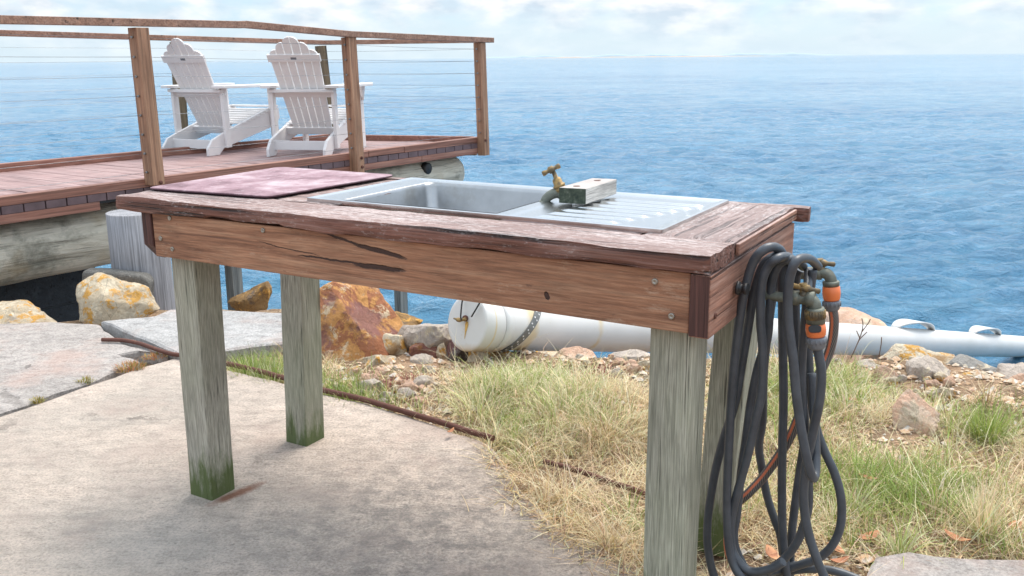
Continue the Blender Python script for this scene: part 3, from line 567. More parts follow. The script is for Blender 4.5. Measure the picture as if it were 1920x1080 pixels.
strands = [
 (.20, [(1470, 482, .33), (1462, 468, .27), (1448, 463, .22), (1430, 470), (1413, 490), (1400, 530), (1389, 583), (1379, 660), (1372, 735), (1367, 828), (1363, 929), (1365, 1007), (1374, 1055), (1396, 1086), (1440, 1100, .26)]),
 (.24, [(1480, 492, .34), (1466, 480, .28), (1450, 482), (1430, 500), (1413, 552), (1403, 613), (1390, 690), (1379, 754), (1358, 819), (1343, 875), (1333, 929), (1327, 976), (1327, 1023), (1338, 1077), (1360, 1115)]),
 (.21, [(1492, 494, .34), (1478, 482, .27), (1460, 484), (1440, 500), (1428, 535), (1426, 601), (1430, 659), (1428, 736), (1417, 787), (1403, 850), (1388, 904), (1376, 950), (1370, 992), (1375, 1036), (1404, 1070), (1444, 1067), (1469, 1053)]),
 (.25, [(1506, 500, .36), (1494, 490, .30), (1478, 487), (1460, 496), (1447, 528), (1443, 583), (1438, 636), (1421, 690), (1408, 754), (1398, 828), (1390, 882), (1382, 960), (1376, 1007), (1386, 1045), (1412, 1078), (1456, 1070, .33), (1494, 1059, .35)]),
 (.40, [(1470, 500), (1452, 540), (1440, 620), (1432, 700), (1430, 787), (1423, 834), (1428, 875), (1438, 929), (1453, 976), (1463, 1003), (1468, 1040)]),
 (.33, [(1478, 498), (1468, 516), (1467, 583), (1468, 660), (1469, 754), (1467, 834), (1466, 929), (1468, 1007), (1473, 1060), (1480, 1110)]),
 (.20, [(1534, 500, .36), (1522, 488, .30), (1508, 484, .24), (1492, 491), (1481, 520), (1477, 560), (1479, 610), (1487, 674), (1493, 740), (1502, 803), (1512, 855), (1522, 893, .21), (1528, 892, .235), (1530, 860, .26), (1528, 803, .28), (1526, 760, .30), (1522, 700, .31)]),
 (.37, [(1500, 506), (1493, 522), (1492, 600), (1497, 690), (1508, 770), (1509, 819), (1500, 882), (1489, 960), (1483, 1023), (1481, 1090)]),
 (.29, [(1516, 508, .36), (1513, 560), (1508, 620), (1503, 690), (1505, 760), (1512, 830), (1515, 880), (1516, 945), (1507, 985), (1494, 1017), (1470, 1048), (1430, 1078)]),
 (.34, [(1524, 505), (1518, 560), (1515, 640), (1521, 740), (1530, 800), (1545, 844), (1565, 888), (1577, 935), (1576, 985), (1560, 1023), (1532, 1048), (1494, 1061), (1456, 1074), (1422, 1080)]),
 (.36, [(1440, 1082), (1494, 1069), (1547, 1068), (1588, 1078), (1640, 1100)]),
]
m_ = MB()
for w_, pts in strands: m_.tube(G(w_, pts), hr, 12, smooth_path=8)
obj('loops', m_, M['hose'], coil)
m_ = MB(); m_.tube(G(WB, [(1531, 648), (1536, 670), (1540, 700), (1538, 740), (1532, 775), (1519, 834), (1509, 891), (1507, 941), (1514, 992), (1530, 1044), (1547, 1084), (1570, 1120)]), hr * 1.03, 12, smooth_path=8); obj('tail', m_, M['hose'], coil)
connector(coil, WB, (1528.5, 577), (1529, 606), (1530.5, 631), (1532, 655), .0195)
# ribbed brass thread ring and its dark thumb grip
a = HW(1528, 579, WB); b = HW(1529, 599, WB); ax = (b - a).normalized(); m_ = MB(); L_ = (b - a).length
m_.lathe(a, ax, [(0, .017), (.003, .020), (L_ - .002, .020), (L_, .017)], 24); n1_ = ax.orthogonal().normalized(); n2_ = ax.cross(n1_)
for k in range(22):
    q = a + (n1_ * math.cos(6.283 * k / 22) + n2_ * math.sin(6.283 * k / 22)) * .0198; m_.tube([q + ax * .003, q + ax * (L_ - .003)], .0014, 5)
obj('thread_ring', m_, M['brass'], coil)
p = HW(1528, 617, WB); vdir = (CO - p).normalized(); m_ = MB(); right_ = Vector((1, 0, 0)); up_ = vdir.cross(right_).normalized() * -1; right_ = up_.cross(vdir).normalized()
cen = p + vdir * .0125
ring = [cen + right_ * (.0125 * math.copysign(abs(math.cos(a_)) ** .6, math.cos(a_))) + up_ * (.0078 * math.copysign(abs(math.sin(a_)) ** .6, math.sin(a_))) for a_ in [2 * math.pi * k / 24 for k in range(24)]]
m_.prism(ring, vdir * .010); obj('thumb_grip', m_, M['black'], coil, bevel=.001)
# striped hose
st_ = thing('hose', 'thinner orange edged hose with dark woven stripes crossing behind the black loops', 'hose', tuple(HW(1540, 700, WA)))
sm_ = Mat('striped_hose', .55); uvn = sm_.t.nodes.new('ShaderNodeUVMap'); uvn.uv_map = 'uv'; s_ = sm_.t.nodes.new('ShaderNodeSeparateXYZ'); sm_.L(uvn.outputs[0], s_.inputs[0])
vv = sm_.math('FRACT', sm_.math('MULTIPLY', s_.outputs[1], 3)); band = sm_.math('GREATER_THAN', sm_.math('ABSOLUTE', sm_.math('SUBTRACT', vv, .5)), .36)
chk = sm_.math('GREATER_THAN', sm_.math('FRACT', sm_.math('ADD', sm_.math('MULTIPLY', s_.outputs[0], 130), sm_.math('MULTIPLY', s_.outputs[1], 14))), .62)
sm_.col(sm_.mix(band, sm_.mix(chk, (.04, .04, .042), (.22, .19, .17)), (.62, .17, .08)))
m_ = MB(); m_.tube(G(WA, [(1559.5, 572), (1564, 600), (1561, 635), (1552, 668), (1534, 705, .42), (1519, 735, .41), (1503, 768, .36), (1485, 812, .36), (1466, 846, .36), (1434, 891, .36), (1406, 922, .34), (1388, 938, .34), (1376, 950, .36), (1366, 985, .40), (1368, 1040, .42), (1400, 1090, .42)]), .0105, 20, smooth_path=8, uv=True)
obj('tube', m_, sm_.m, st_)
connector(st_, WA, (1558, 527), (1558.5, 536), (1559, 563), (1560, 583), .0185)
# ================================================================ DECK
DZ = .428; ZK = .48
E0 = Z(0, 370, ZK); E1 = Z(900, 257, ZK); dE = (E1 - E0).normalized(); nE = Vector((-dE.y, dE.x, 0)); LE = (E1 - E0).length
F0 = Z(0, 310, ZK); F1 = Z(625, 253, ZK); dF = (F1 - F0).normalized()
def EP(px, py, off=0): return PL(px, py, E0 - nE * off, nE)                    # point on the near face plane
def es(px, py): return (EP(px, py) - E0).dot(dE)
def at(s, t, z): p = E0 + dE * s + nE * t; return Vector((p.x, p.y, z))
def st_of(P): d = P - E0; return d.dot(dE), d.dot(nE)
s0, t0 = st_of(F0); s1, t1 = st_of(F1); SL = -3.2
def far_t(s): return t0 + (t1 - t0) * (s - s0) / (s1 - s0)
deck = thing('sea_deck', 'raised red brown timber deck over the sea wall with a log beam under its edge', 'deck', tuple(at(1.5, .8, DZ)), math.atan2(dE.y, dE.x))
def deckwood(name, a, b, c, ax, **k): return wood(name, a, b, c, ax, **k)
M['floor'] = wood('deck_floor_wood', (.26, .15, .14), (.38, .24, .225), (.48, .33, .31), 'y', .25, None, 0, .001, .1, .6)
M['kerb'] = wood('deck_kerb_wood', (.19, .075, .05), (.33, .15, .105), (.44, .24, .18), 'x', .4, None, 0, .001, .1, .65)
M['ends'] = plain('dark_board_ends', (.13, .085, .09), .7, var=.3, scale=9)
end_s = lambda t: LE + (s1 - LE) * t / t1
m_ = MB(); s = SL; rd = random.Random(3)
while s < LE:          # boards run across the deck
    a, b = s, min(s + .132, LE + .0); ta = far_t(min(a, s1)); tb = far_t(min(b, s1))
    def lim(q, tt): return tt if q <= s1 else max(.05, (LE - q) / (LE - s1) * t1)
    ta, tb = lim(a, ta), lim(b, tb); dz = rd.uniform(-.0015, .0015)
    m_.hexa([at(a, .02, DZ - .028 + dz), at(b, .02, DZ - .028 + dz), at(b, tb, DZ - .028 + dz), at(a, ta, DZ - .028 + dz), at(a, .02, DZ + dz), at(b, .02, DZ + dz), at(b, tb, DZ + dz), at(a, ta, DZ + dz)]); s += .139
obj('floor_boards', m_, M['floor'], deck, bevel=.002, segs=1)
def edge_beam(name, a, b, w_, h, mat, seg=None):
    m_ = MB(); m_.beam(a, b, w_, h); return obj(name, m_, mat, deck, bevel=.003)
for a, b, dz in ((SL, es(690, 282), 0), (es(690, 282) + .006, es(757, 275), .003), (es(757, 275) + .006, LE + .02, 0)):
    edge_beam('edge_kerb', at(a, .03, ZK - .027 + dz), at(b, .03, ZK - .027 + dz), .07, .056, M['kerb'])
m_ = MB(); s = SL
while s < LE - .05: m_.hexa([at(s, -.004, .374), at(s + .131, -.004, .374), at(s + .131, .017, .374), at(s, .017, .374), at(s, -.004, .4235), at(s + .131, -.004, .4235), at(s + .131, .017, .4235), at(s, .017, .4235)]); s += .139
obj('board_ends', m_, M['ends'], deck, bevel=.002, segs=1)
m_ = MB(); m_.beam(at(SL, .035, .39), at(LE - .02, .035, .39), .03, .07); obj('backing_joist', m_, M['black'], deck)
edge_beam('fascia_board', at(SL, .012, .345), at(es(186, 375), .012, .345), .032, .055, M['kerb'])
edge_beam('fascia_board', at(es(345, 360), .012, .345), at(es(790, 290), .012, .345), .032, .055, M['kerb'])
edge_beam('fascia_board', at(es(790, 290) + .005, .010, .345), at(LE + .01, .010, .345), .030, .057, M['kerb'])
Fa, Fb = at(SL, far_t(SL), ZK - .022), at(s1, t1, ZK - .022)
edge_beam('far_kerb', Fa, Fb, .06, .07, M['kerb']); edge_beam('end_kerb', at(s1 + .02, t1 - .02, ZK - .026), at(LE - .01, .08, ZK - .026), .06, .06, M['kerb'])
edge_beam('far_joist', Fa - Vector((0, 0, .1)), Fb - Vector((0, 0, .1)), .05, .14, M['deckpost']); edge_beam('end_joist', at(s1 + .02, t1 - .02, ZK - .12), at(LE - .01, .04, ZK - .12), .05, .13, M['deckpost'])
for k in range(6):
    t = .35 + k * .25; edge_beam('joist', at(SL, t, DZ - .10), at(min(LE - .1, s1 + .1), t, DZ - .10), .05, .13, M['black'])
def log_mat():
    m = Mat('weathered_log', .85); st = (.10, 1, 1); g = m.noise(16, 8, .7, stretch=st, dist=.6)
    c = m.ramp(g, (.28, (.15, .13, .10)), (.45, (.50, .46, .37)), (.66, (.72, .67, .56))); c = m.mix(m.ramp(m.noise(2.6, 6, .7, stretch=(.8, 1, 1)), (.52, 0), (.64, .7)), c, (.12, .12, .09))
    c = m.mix(m.ramp(m.noise(100, 3, .5, stretch=(.03, 1, 1)), (.30, .8), (.38, 0)), c, (.05, .05, .04))
    c = m.mix(m.ramp(m.noise(3.3, 3, .5), (.58, 0), (.7, .45)), c, (.42, .30, .16)); m.col(c); m.bump(g, .02); return m.m
LOGM = log_mat()
def log(name, a, b, r, par, mat, seed=0, knots=()):
    m_ = MB(); n, sg = 90, 40; a, b = Vector(a), Vector(b); ax = (b - a).normalized(); x_ = Vector((0, 0, 1)).cross(ax).normalized(); y_ = ax.cross(x_); vs = []
    for i in range(n + 1):
        t = i / n; d = (b - a).length * t; e = min(1, (1 - t) * (b - a).length / .10); rr_ = r * (.80 + .20 * math.sqrt(max(0, 1 - (1 - e) ** 2)))
        for k in range(sg):
            an = 2 * math.pi * k / sg; q = Vector((math.cos(an) * 1.6, math.sin(an) * 1.6, d * 1.1 + seed)); rad = rr_ * (1 + .07 * noise.noise(q) + .035 * noise.noise(q * 3))
            vs.append(a + ax * d + (x_ * math.cos(an) + y_ * math.sin(an)) * rad)
    m_.add(vs, [(i * sg + k, i * sg + (k + 1) % sg, (i + 1) * sg + (k + 1) % sg, (i + 1) * sg + k) for i in range(n) for k in range(sg)], True)
    m_.f.append(tuple(range(sg))[::-1]); m_.f.append(tuple(n * sg + k for k in range(sg)))
    return obj(name, m_, mat, par)
lg = log('log_beam', at(SL, .30, .085), at(LE - .14, .26, .130), .205, deck, LOGM, 2)
lg2 = log('log_beam', at(SL, 1.35, .085), at(LE - .75, 1.25, .11), .19, deck, LOGM, 9)
pk = PL(804, 316, at(0, .06, 0), nE); m_ = MB(); m_.lathe(pk + nE * .05, -nE, [(0, .06), (.045, .055), (.055, .043), (.050, .030), (.062, .012)], 18); obj('knot', m_, M['black'], lg2 if False else deck)
m_ = MB()  # near-black panel added under the deck, standing in for water in its shade
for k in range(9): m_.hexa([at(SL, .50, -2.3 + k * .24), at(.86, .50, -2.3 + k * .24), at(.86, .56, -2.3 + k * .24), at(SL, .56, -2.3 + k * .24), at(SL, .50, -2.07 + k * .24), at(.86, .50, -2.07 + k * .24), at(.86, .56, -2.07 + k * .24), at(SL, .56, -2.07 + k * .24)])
tag(obj('under_deck_shade_panel', m_, wood('shade_panel_dark', (.012, .016, .022), (.022, .03, .04), (.04, .05, .06), 'x', .4, None, 0, .002, .3, .7), loc=tuple(at(-1, .53, -2.3)), bevel=.006), 'added near black panel standing in for the shaded water under the deck beam', 'shade panel')
# round grey pile carrying the log
pm = wood('grey_pile_wood', (.27, .27, .285), (.33, .33, .35), (.39, .39, .41), 'z', .5, None, 0, .001, -.4, .85)
q = YY(272, 560, 5.12); m_ = MB(); m_.tube([(q.x - (z < -9), q.y, z) for z in (-1.6, -.8, -.3, 0, .2, .452)], [.165, .163, .160, .158, .156, .155], 32)
tag(obj('timber_pile', m_, pm, loc=(q.x, q.y, -1.6)), 'thick round smooth grey pile standing by the deck edge behind the front left table leg', 'pile')
for (px, yy_) in ((440, 7.25), (751, 9.05)):
    q = YY(px, 540, yy_); m_ = MB(); m_.beam((q.x, q.y, -2.6), (q.x, q.y, .12), .095, .095, side=(.80, -.6, 0)); obj('support_post', m_, M['greypost'], deck, bevel=.004)
# ---------------------------------------------------------------- railing
rl = thing('deck_railing', 'timber handrail on square posts strung with thin steel cables round the deck', 'railing', tuple(at(2, 0, DZ)), 0)
def rpost(top, bot, sz, mats=(M['deckpost'],), bolt=True, inn=1):
    m_ = MB(); side = dE; m_.beam(bot, top, sz, sz, side=tuple(side)); o = obj('post', m_, mats[0], rl, bevel=.003)
    return o
posts = []
for (tx, ty_, bx, by, sz) in ((259, 52, 291, 346, .094), (653.5, 70, 671, 326, .090), (899, 80, 907, 291, .088)):
    b_ = PL(bx, by, at(0, -.05, 0), nE); t_ = YY(tx, ty_, b_.y); posts.append((t_, b_, sz)); rpost(t_, b_, sz)
b_ = at(-1.15, -.05, .25); t_ = b_ + Vector((-.08, 0, 1.25)); posts.insert(0, (t_, b_, .094)); rpost(t_, b_, .094)
fpost = []
for (tx, ty_, bx, by) in ((330, 79, 343, 272), (601, 86, 623, 256)):
    b_ = Z(bx, by, ZK - .06); t_ = YY(tx, ty_, b_.y); fpost.append((t_, b_)); m_ = MB(); m_.beam(b_ - Vector((0, 0, .2)), t_, .09, .09, side=tuple(dF)); obj('post', m_, M['deckpost_grey'], rl, bevel=.003)
b_ = at(-1.2, far_t(-1.2), .25); fpost.insert(0, (b_ + Vector((-.05, 0, 1.2)), b_)); m_ = MB(); m_.beam(fpost[0][1], fpost[0][0], .09, .09, side=tuple(dF)); obj('post', m_, M['deckpost_grey'], rl)
for (px, py) in ((302, 342), (679, 296), (680, 313), (911, 263)):     # coach bolts low on the posts
    p = PL(px, py, at(0, -.102, 0), nE); m_ = MB(); m_.lathe(p + nE * .012, -nE, [(0, .013), (.016, .013), (.019, .007)], 10); obj('bolt', m_, M['rust'], rl)
rw = wood('handrail_wood', (.24, .12, .075), (.40, .22, .15), (.52, .33, .25), 'x', .4, None, 0, .001, .2, .6)
def rail(pts, w_=.085, h=.048):
    for a, b in zip(pts[:-1], pts[1:]):
        m_ = MB(); m_.beam(a, b + (b - a).normalized() * .002, w_, h); obj('handrail', m_, rw, rl, bevel=.003)
top = [PL(x, y, at(0, -.045, 0), nE) for x, y in ((-330, 22), (0, 37), (455, 46.5), (652, 64), (920, 75.5))]
top[0] = top[1] + (top[1] - top[2]).normalized() * 2.3; rail(top[:1] + top[2:3]); rail([top[2] + Vector((0, 0, .004)), top[3], top[4]])
fd = (F1 - F0).normalized(); fn = Vector((-fd.y, fd.x, 0)); FPt = [PL(x, y, F0, fn) for x, y in ((-200, 56), (0, 63), (330, 74), (607, 80))]
endp = top[4]; rail([FPt[0], FPt[3]], .085, .045); rail([FPt[3], endp - Vector((0, 0, .0))], .08, .045)
# steel cables
def cable(a, b):
    m_ = MB(); n = 6; m_.tube([a.lerp(b, i / n) - Vector((0, 0, .006 * math.sin(math.pi * i / n))) for i in range(n + 1)], .0014, 5); obj('cable', m_, M['cable'], rl)
def bolt(p, d):
    m_ = MB(); m_.lathe(p, d, [(0, .008), (.012, .008), (.014, .004), (.03, .004)], 8); obj('cable_fitting', m_, M['cable'], rl)
def along(pt, z): t_, b_ = pt[0], pt[1]; k = (z - b_.z) / (t_.z - b_.z); return b_.lerp(t_, k)
NC = 8
for k in range(NC):
    zf = lambda pt: (ZK + .05) + (pt[0].z - .06 - ZK - .05) * k / (NC - 1) 
    for a, b in zip(posts[:-1], posts[1:]): cable(along(a, zf(a)), along(b, zf(b)))
    for a, b in zip(fpost[:-1], fpost[1:]): cable(along(a, zf(a)), along(b, zf(b)))
    cable(along(fpost[-1], zf(fpost[-1])), along(posts[-1], zf(posts[-1])))
    for pt in posts[1:]: bolt(along(pt, zf(pt)) - dE * (pt[2] / 2 + .014), -dE * -1)
# ---------------------------------------------------------------- adirondack chairs
def make_chair(loc, rz, label):
    c = thing('deck_chair', label, 'chair', loc, rz, 'white slatted chairs on the deck'); W_ = M['white']
    K = dict(local=True, bevel=.003, segs=2)
    prof = [(-.06, 0), (.07, 0), (.13, .05), (.45, .12), (.84, .20), (.89, .27), (.88, .35), (.80, .37), (.45, .27), (.10, .165), (.0, .13), (-.06, .06)]
    for s in (-1, 1):
        m_ = MB(); m_.prism([(s * .245 - .012, y, z) for y, z in prof], (.024, 0, 0)); obj('side_rail', m_, W_, c, **K)
        m_ = MB(); m_.beam((s * .272, .80, 0), (s * .272, .77, .545), .025, .082, side=(1, 0, 0)); obj('front_leg', m_, W_, c, **K)
        m_ = MB(); m_.beam((s * .272, .17, .055), (s * .268, .155, .545), .028, .060, side=(1, 0, 0)); obj('rear_leg', m_, W_, c, **K)
        m_ = MB(); ap = [(.02, -.05), (.12, -.02), (.16, .25), (.165, .70), (.13, .80), (.04, .82), (0, .74), (-.02, .3), (-.01, 0)]
        m_.prism([(s * (.222 + x), .10 + y, .547) for x, y in (ap if s > 0 else ap[::-1])], (0, 0, .022)); obj('arm', m_, W_, c, **K)
        m_ = MB(); m_.prism([(s * .272 - .011 + s * .025, .77 + y, z) for y, z in ((.04, .546), (-.06, .546), (-.03, .46), (.0, .42))], (.022, 0, 0)); obj('arm_bracket', m_, W_, c, **K)
    base = Vector((0, .36, .16)); top_ = Vector((0, -.045, .955)); d = (top_ - base).normalized(); L_ = (top_ - base).length; nb = Vector((0, d.z, -d.y)) * -1   # nb points to the rear
    m_ = MB(); hs = [.885, .955, 1.0, 1.0, .955, .885]
    for i in range(6):
        x0 = (-3 + i) / 3; xa, xb = x0, x0 + 1 / 3; wb, wt = .172, .222; g_ = .004
        h = hs[i] * L_; lo = lambda x, k: x * (wb + (wt - wb) * k)
        pts = [(lo(xa, 0) + g_, 0), (lo(xb, 0) - g_, 0)]; kt = h / L_ - .045; xl, xr = lo(xa, kt) + g_, lo(xb, kt) - g_
        for j in range(9):
            f_ = j / 8; x = xr + (xl - xr) * f_
            if i in (2, 3): e = f_ if i == 2 else 1 - f_; z = h - .055 + .055 * math.sqrt(max(0, 1 - e ** 2)) if True else 0
            else: e = f_ if i < 2 else 1 - f_; z = h - .07 + .062 * math.sqrt(max(0, 1 - e ** 2.2))
            pts.append((x, z))
        P3 = [base + Vector((x, 0, 0)) + d * z for x, z in pts]; m_.prism(P3, nb * .016)
    obj('backrest', m_, W_, c, local=True, bevel=.0015, segs=1)
    def batten(k, half, hgt, name='batten', off=.018, th=.02):
        m_ = MB(); n = 8; q = base + d * L_ * k
        p0 = [q + Vector((-half + 2 * half * i / n, 0, 0)) + nb * (off - .010 * 0) for i in range(n + 1)]
        for i in range(n): m_.beam(p0[i], p0[i + 1], th, hgt, side=tuple(nb))
        return obj(name, m_, W_, c, local=True)
    bt_ = batten(.80, .225, .062); batten(.435, .285, .05); batten(.045, .235, .06)
    m_ = MB(); q = base + d * L_ * .80 + nb * .028; m_.beam(q - Vector((.024, 0, 0)), q + Vector((.024, 0, 0)), .003, .018, side=tuple(nb)); obj('name_plate', m_, M['greyplastic'], bt_, local=True)
    m_ = MB()
    for i in range(8):
        y = .40 + i * .063; z = .245 + (y - .4) * .25 + (.012 * (i > 6)); m_.beam((-.262, y, z), (.262, y, z), .056, .016)
    obj('seat', m_, W_, c, **K)
    m_ = MB(); m_.beam((-.235, .065, .085), (.235, .065, .085), .02, .075); obj('rear_brace', m_, W_, c, **K)
    m_ = MB(); m_.beam((-.285, .12, .525), (.285, .12, .525), .05, .025); obj('arm_brace', m_, W_, c, **K)
    m_ = MB(); m_.beam((-.262, .845, .28), (.262, .845, .28), .02, .09); obj('front_apron', m_, W_, c, **K)
    c.scale = (1.07, 1.07, 1.07); return c
a, b = Z(315, 289, DZ), Z(400, 292, DZ); mid = (a + b) / 2
make_chair((mid.x, mid.y, DZ + .002), R(-25), 'white slatted deck chair standing nearer the left post, turned more to the side')
a, b = Z(508, 297, DZ), Z(612, 291, DZ); mid = (a + b) / 2
make_chair((mid.x, mid.y, DZ + .002), R(-11), 'white slatted deck chair standing nearer the middle post, seen squarely from behind')

# ================================================================ WHITE PIPE
pp = thing('drain_pipe', 'long white plastic pipe with capped end lying over the rocks towards the sea', 'pipe', tuple(YY(877, 605, 3.85)))
pr_ = .122
PA = YY(876, 606, 3.86); PB = YY(1920, 650, 9.85); PB = PA + (PB - PA) * 1.25; pax = (PB - PA).normalized(); pl_ = (PB - PA).length
pv = Mat('white_pvc', .38, 0, .5); o_ = pv.xyz()
rot = pax.to_track_quat('Z', 'Y'); pvm = pv.s = None
def pvc():
    m = Mat('white_pvc', .4, 0, .5); c = m.mix(m.ramp(m.noise(3, 5, .6), (.4, 0), (.7, .4)), (.68, .675, .66), (.54, .53, .48))
    n = m.t.nodes.new('ShaderNodeNewGeometry'); 
    c = m.mix(m.ramp(m.noise(25, 8, .75), (.62, 0), (.72, .5)), c, (.42, .36, .26))
    # yellow rust run-offs at two rings along the pipe and a dirty belly
    px_ = m.t.nodes.new('ShaderNodeVectorMath'); px_.operation = 'DOT_PRODUCT'; m.L(m.tc.outputs['Object'], px_.inputs[0]); px_.inputs[1].default_value = tuple(pax)
    for d_, w_ in ((.80, .028), (.062, .006), (1.9, .02), (.30, .05)):
        e = m.math('ABSOLUTE', m.math('SUBTRACT', px_.outputs['Value'], d_)); e = m.math('ADD', e, m.math('MULTIPLY', m.math('SUBTRACT', m.noise(14, 5), .5), w_ * 2))
        c = m.mix(m.ramp(m.math('DIVIDE', e, w_), (.2, .6), (1.6, 0)), c, (.66, .48, .17))
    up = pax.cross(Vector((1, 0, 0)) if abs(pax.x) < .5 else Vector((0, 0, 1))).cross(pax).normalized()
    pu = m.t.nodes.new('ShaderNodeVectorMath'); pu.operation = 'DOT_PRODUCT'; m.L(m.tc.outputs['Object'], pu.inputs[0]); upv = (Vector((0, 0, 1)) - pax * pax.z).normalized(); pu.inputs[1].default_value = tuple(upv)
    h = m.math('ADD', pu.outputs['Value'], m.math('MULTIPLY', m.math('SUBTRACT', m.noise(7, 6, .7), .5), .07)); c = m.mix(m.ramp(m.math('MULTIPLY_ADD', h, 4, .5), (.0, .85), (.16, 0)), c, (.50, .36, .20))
    m.col(c); return m.m
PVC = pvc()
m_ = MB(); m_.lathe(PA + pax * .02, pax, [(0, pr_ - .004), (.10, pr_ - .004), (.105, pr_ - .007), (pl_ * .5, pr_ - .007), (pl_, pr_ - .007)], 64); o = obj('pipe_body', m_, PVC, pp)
m_ = MB(); m_.lathe(PA, pax, [(-.003, pr_ - .014), (-.001, pr_ - .004), (.003, pr_), (.115, pr_), (.118, pr_ - .003)], 64); obj('end_cap', m_, PVC, pp)
m_ = MB(); m_.lathe(PA + pax * .121, pax, [(0, pr_ - .001), (.05, pr_ - .001), (.052, pr_ - .004)], 64); obj('collar', m_, PVC, pp)
# perforated metal strap wound obliquely round the pipe
x_ = Vector((0, 0, 1)).cross(pax).normalized(); y_ = pax.cross(x_).normalized()
def cyl(an, d, r): return PA + pax * d + (x_ * math.cos(an) + y_ * math.sin(an)) * r
m_ = MB(); n = 60; vs = []
# front side (toward the camera): angle where the radial points to -Y
af = math.atan2(Vector((0, -1, 0)).dot(y_), Vector((0, -1, 0)).dot(x_))
def sd_(k): an = af - math.pi + 2 * math.pi * k; return an, .30 + .10 * math.sin(an + .3)
for i in range(n + 1):
    an, d = sd_(i / n)
    for dd, r in ((-.022, pr_ - .006), (-.022, pr_ - .001), (.022, pr_ - .001), (.022, pr_ - .006)): vs.append(cyl(an, d + dd, r))
m_.add(vs, [(i * 4 + k, i * 4 + (k + 1) % 4, i * 4 + 4 + (k + 1) % 4, i * 4 + 4 + k) for i in range(n) for k in range(4)], False); obj('metal_strap', m_, plain('galvanised_strap', (.20, .205, .20), .55, .6, var=.2), pp); strap_ = bpy.data.objects[-1] if False else [o for o in pp.children if o.name.startswith('metal_strap')][0]
m_ = MB()
for i in range(52):
    an, d = sd_(i / 52); q = cyl(an, d + (.010 if i % 2 else -.010), pr_ - .0012); m_.lathe(q, (q - (PA + pax * d)).normalized(), [(0, .0042), (.001, .004)], 8)
obj('strap_holes', m_, M['white'], strap_)
# cap eye, padlock and cable
cc_ = PA - pax * .004; pc = PL(874, 597, cc_, pax)
m_ = MB(); m_.lathe(pc, -pax, [(0, .013), (.006, .014), (.014, .011), (.018, .006)], 14); obj('eye_bolt', m_, M['rust'], pp)
m_ = MB(); q0 = PL(873, 598, cc_ - pax * .02, pax); q1 = PL(851, 597, cc_ - pax * .03, pax); m_.tube([q0, q0.lerp(q1, .5) - Vector((0, 0, .006)), q1], [.007, .010, .004], 10, smooth_path=3); obj('brass_hook', m_, M['brass'], pp)
m_ = MB(); m_.tube([PL(865, 601, cc_ - pax * .03, pax), PL(864, 590, cc_ - pax * .03, pax), PL(868, 560, cc_ - pax * .02, pax), PL(880, 545, cc_ - pax * .02, pax), PL(900, 548, cc_ - pax * .015, pax), PL(902, 562, cc_ - pax * .015, pax), PL(884, 594, cc_ - pax * .02, pax)], .0035, 8, smooth_path=6); obj('cable_loop', m_, M['black'], pp)
cq = PL(876, 603, cc_, pax); L_pts = [(0, .006), (.012, .010), (.03, .007), (.05, .0035), (.075, .001)]; dn = (Vector((0, 0, -1)) + pax * pax.z).normalized(); sd3 = dn.cross(pax).normalized(); m_ = MB()
m_.prism([cq + dn * a_ + sd3 * b_ for a_, b_ in L_pts] + [cq + dn * a_ - sd3 * b_ for a_, b_ in L_pts[::-1]], -pax * .0006); obj('rust_stain', m_, plain('rust_run', (.55, .34, .10), .8, var=.3, scale=60), pp)
# arched offcuts standing on top of the far half of the pipe
for (xa, ya, xb, sc_) in ((1655, 622, 1770, 1.0), (1800, 632, 1893, 1.0)):
    mid = PL((xa + xb) / 2, ya, PA, (pax.y, -pax.x, 0)); dd = (mid - PA).dot(pax); hl = .42 * sc_; m_ = MB(); n = 24; vs = []
    for i in range(n + 1):
        t = -1 + 2 * i / n; hz = .062 * (1 - t * t) ** .7 if abs(t) < 1 else 0; wv = .03 + .05 * (1 - t * t)
        c_ = PA + pax * (dd + t * hl) + upv_ * (pr_ - .012 + hz) if False else PA + pax * (dd + t * hl) + (Vector((0, 0, 1)) - pax * pax.z).normalized() * (pr_ - .014 + hz)
        for a_, b_ in ((-wv, 0), (wv, 0), (wv, .012), (-wv, .012)): vs.append(c_ + Vector((0, 0, 1)).cross(pax).normalized() * a_ + Vector((0, 0, b_)))
    m_.add(vs, [(i * 4 + k, i * 4 + (k + 1) % 4, i * 4 + 4 + (k + 1) % 4, i * 4 + 4 + k) for i in range(n) for k in range(4)] + [(3, 2, 1, 0), (n * 4, n * 4 + 1, n * 4 + 2, n * 4 + 3)], True); obj('arched_handle', m_, PVC, pp)

# ================================================================ ROCKS
def rock_mat(name, a, b, c, d, k=(.42, .55, .66), sc_=1.0):
    m = Mat(name, .88, 0, .3); n = m.noise(6 * sc_, 10, .74, dist=.5); n2_ = m.noise(13 * sc_, 9, .76, dist=.4); n3 = m.noise(60, 6, .7)
    col_ = m.mix(m.ramp(n, (k[0], 0), (k[0] + .03, 1)), a, b); col_ = m.mix(m.ramp(n2_, (k[1], 0), (k[1] + .025, 1)), col_, c)
    col_ = m.mix(m.ramp(m.noise(3.3 * sc_, 7, .65, stretch=(1, 1.3, .8)), (k[2] - .06, 0), (k[2], .9)), col_, d); col_ = m.mix(.42, col_, m.ramp(n3, (.3, .5), (.62, 1.1)), 'MULTIPLY')
    v = m.vor(9 * sc_, None, 'DISTANCE_TO_EDGE'); ck = m.ramp(m.math('ADD', v, m.math('MULTIPLY', m.noise(12, 4), .05)), (.022, .7), (.04, 0)); col_ = m.mix(m.math('MULTIPLY', ck, .5), col_, (.06, .045, .03))
    m.col(col_); m.bump(n3, .010); m.bump(n2_, .035); m.bump(m.vor(7 * sc_, m.vec((1, 1.3, .8), rot=(.5, .4, .3))), .03); return m.m
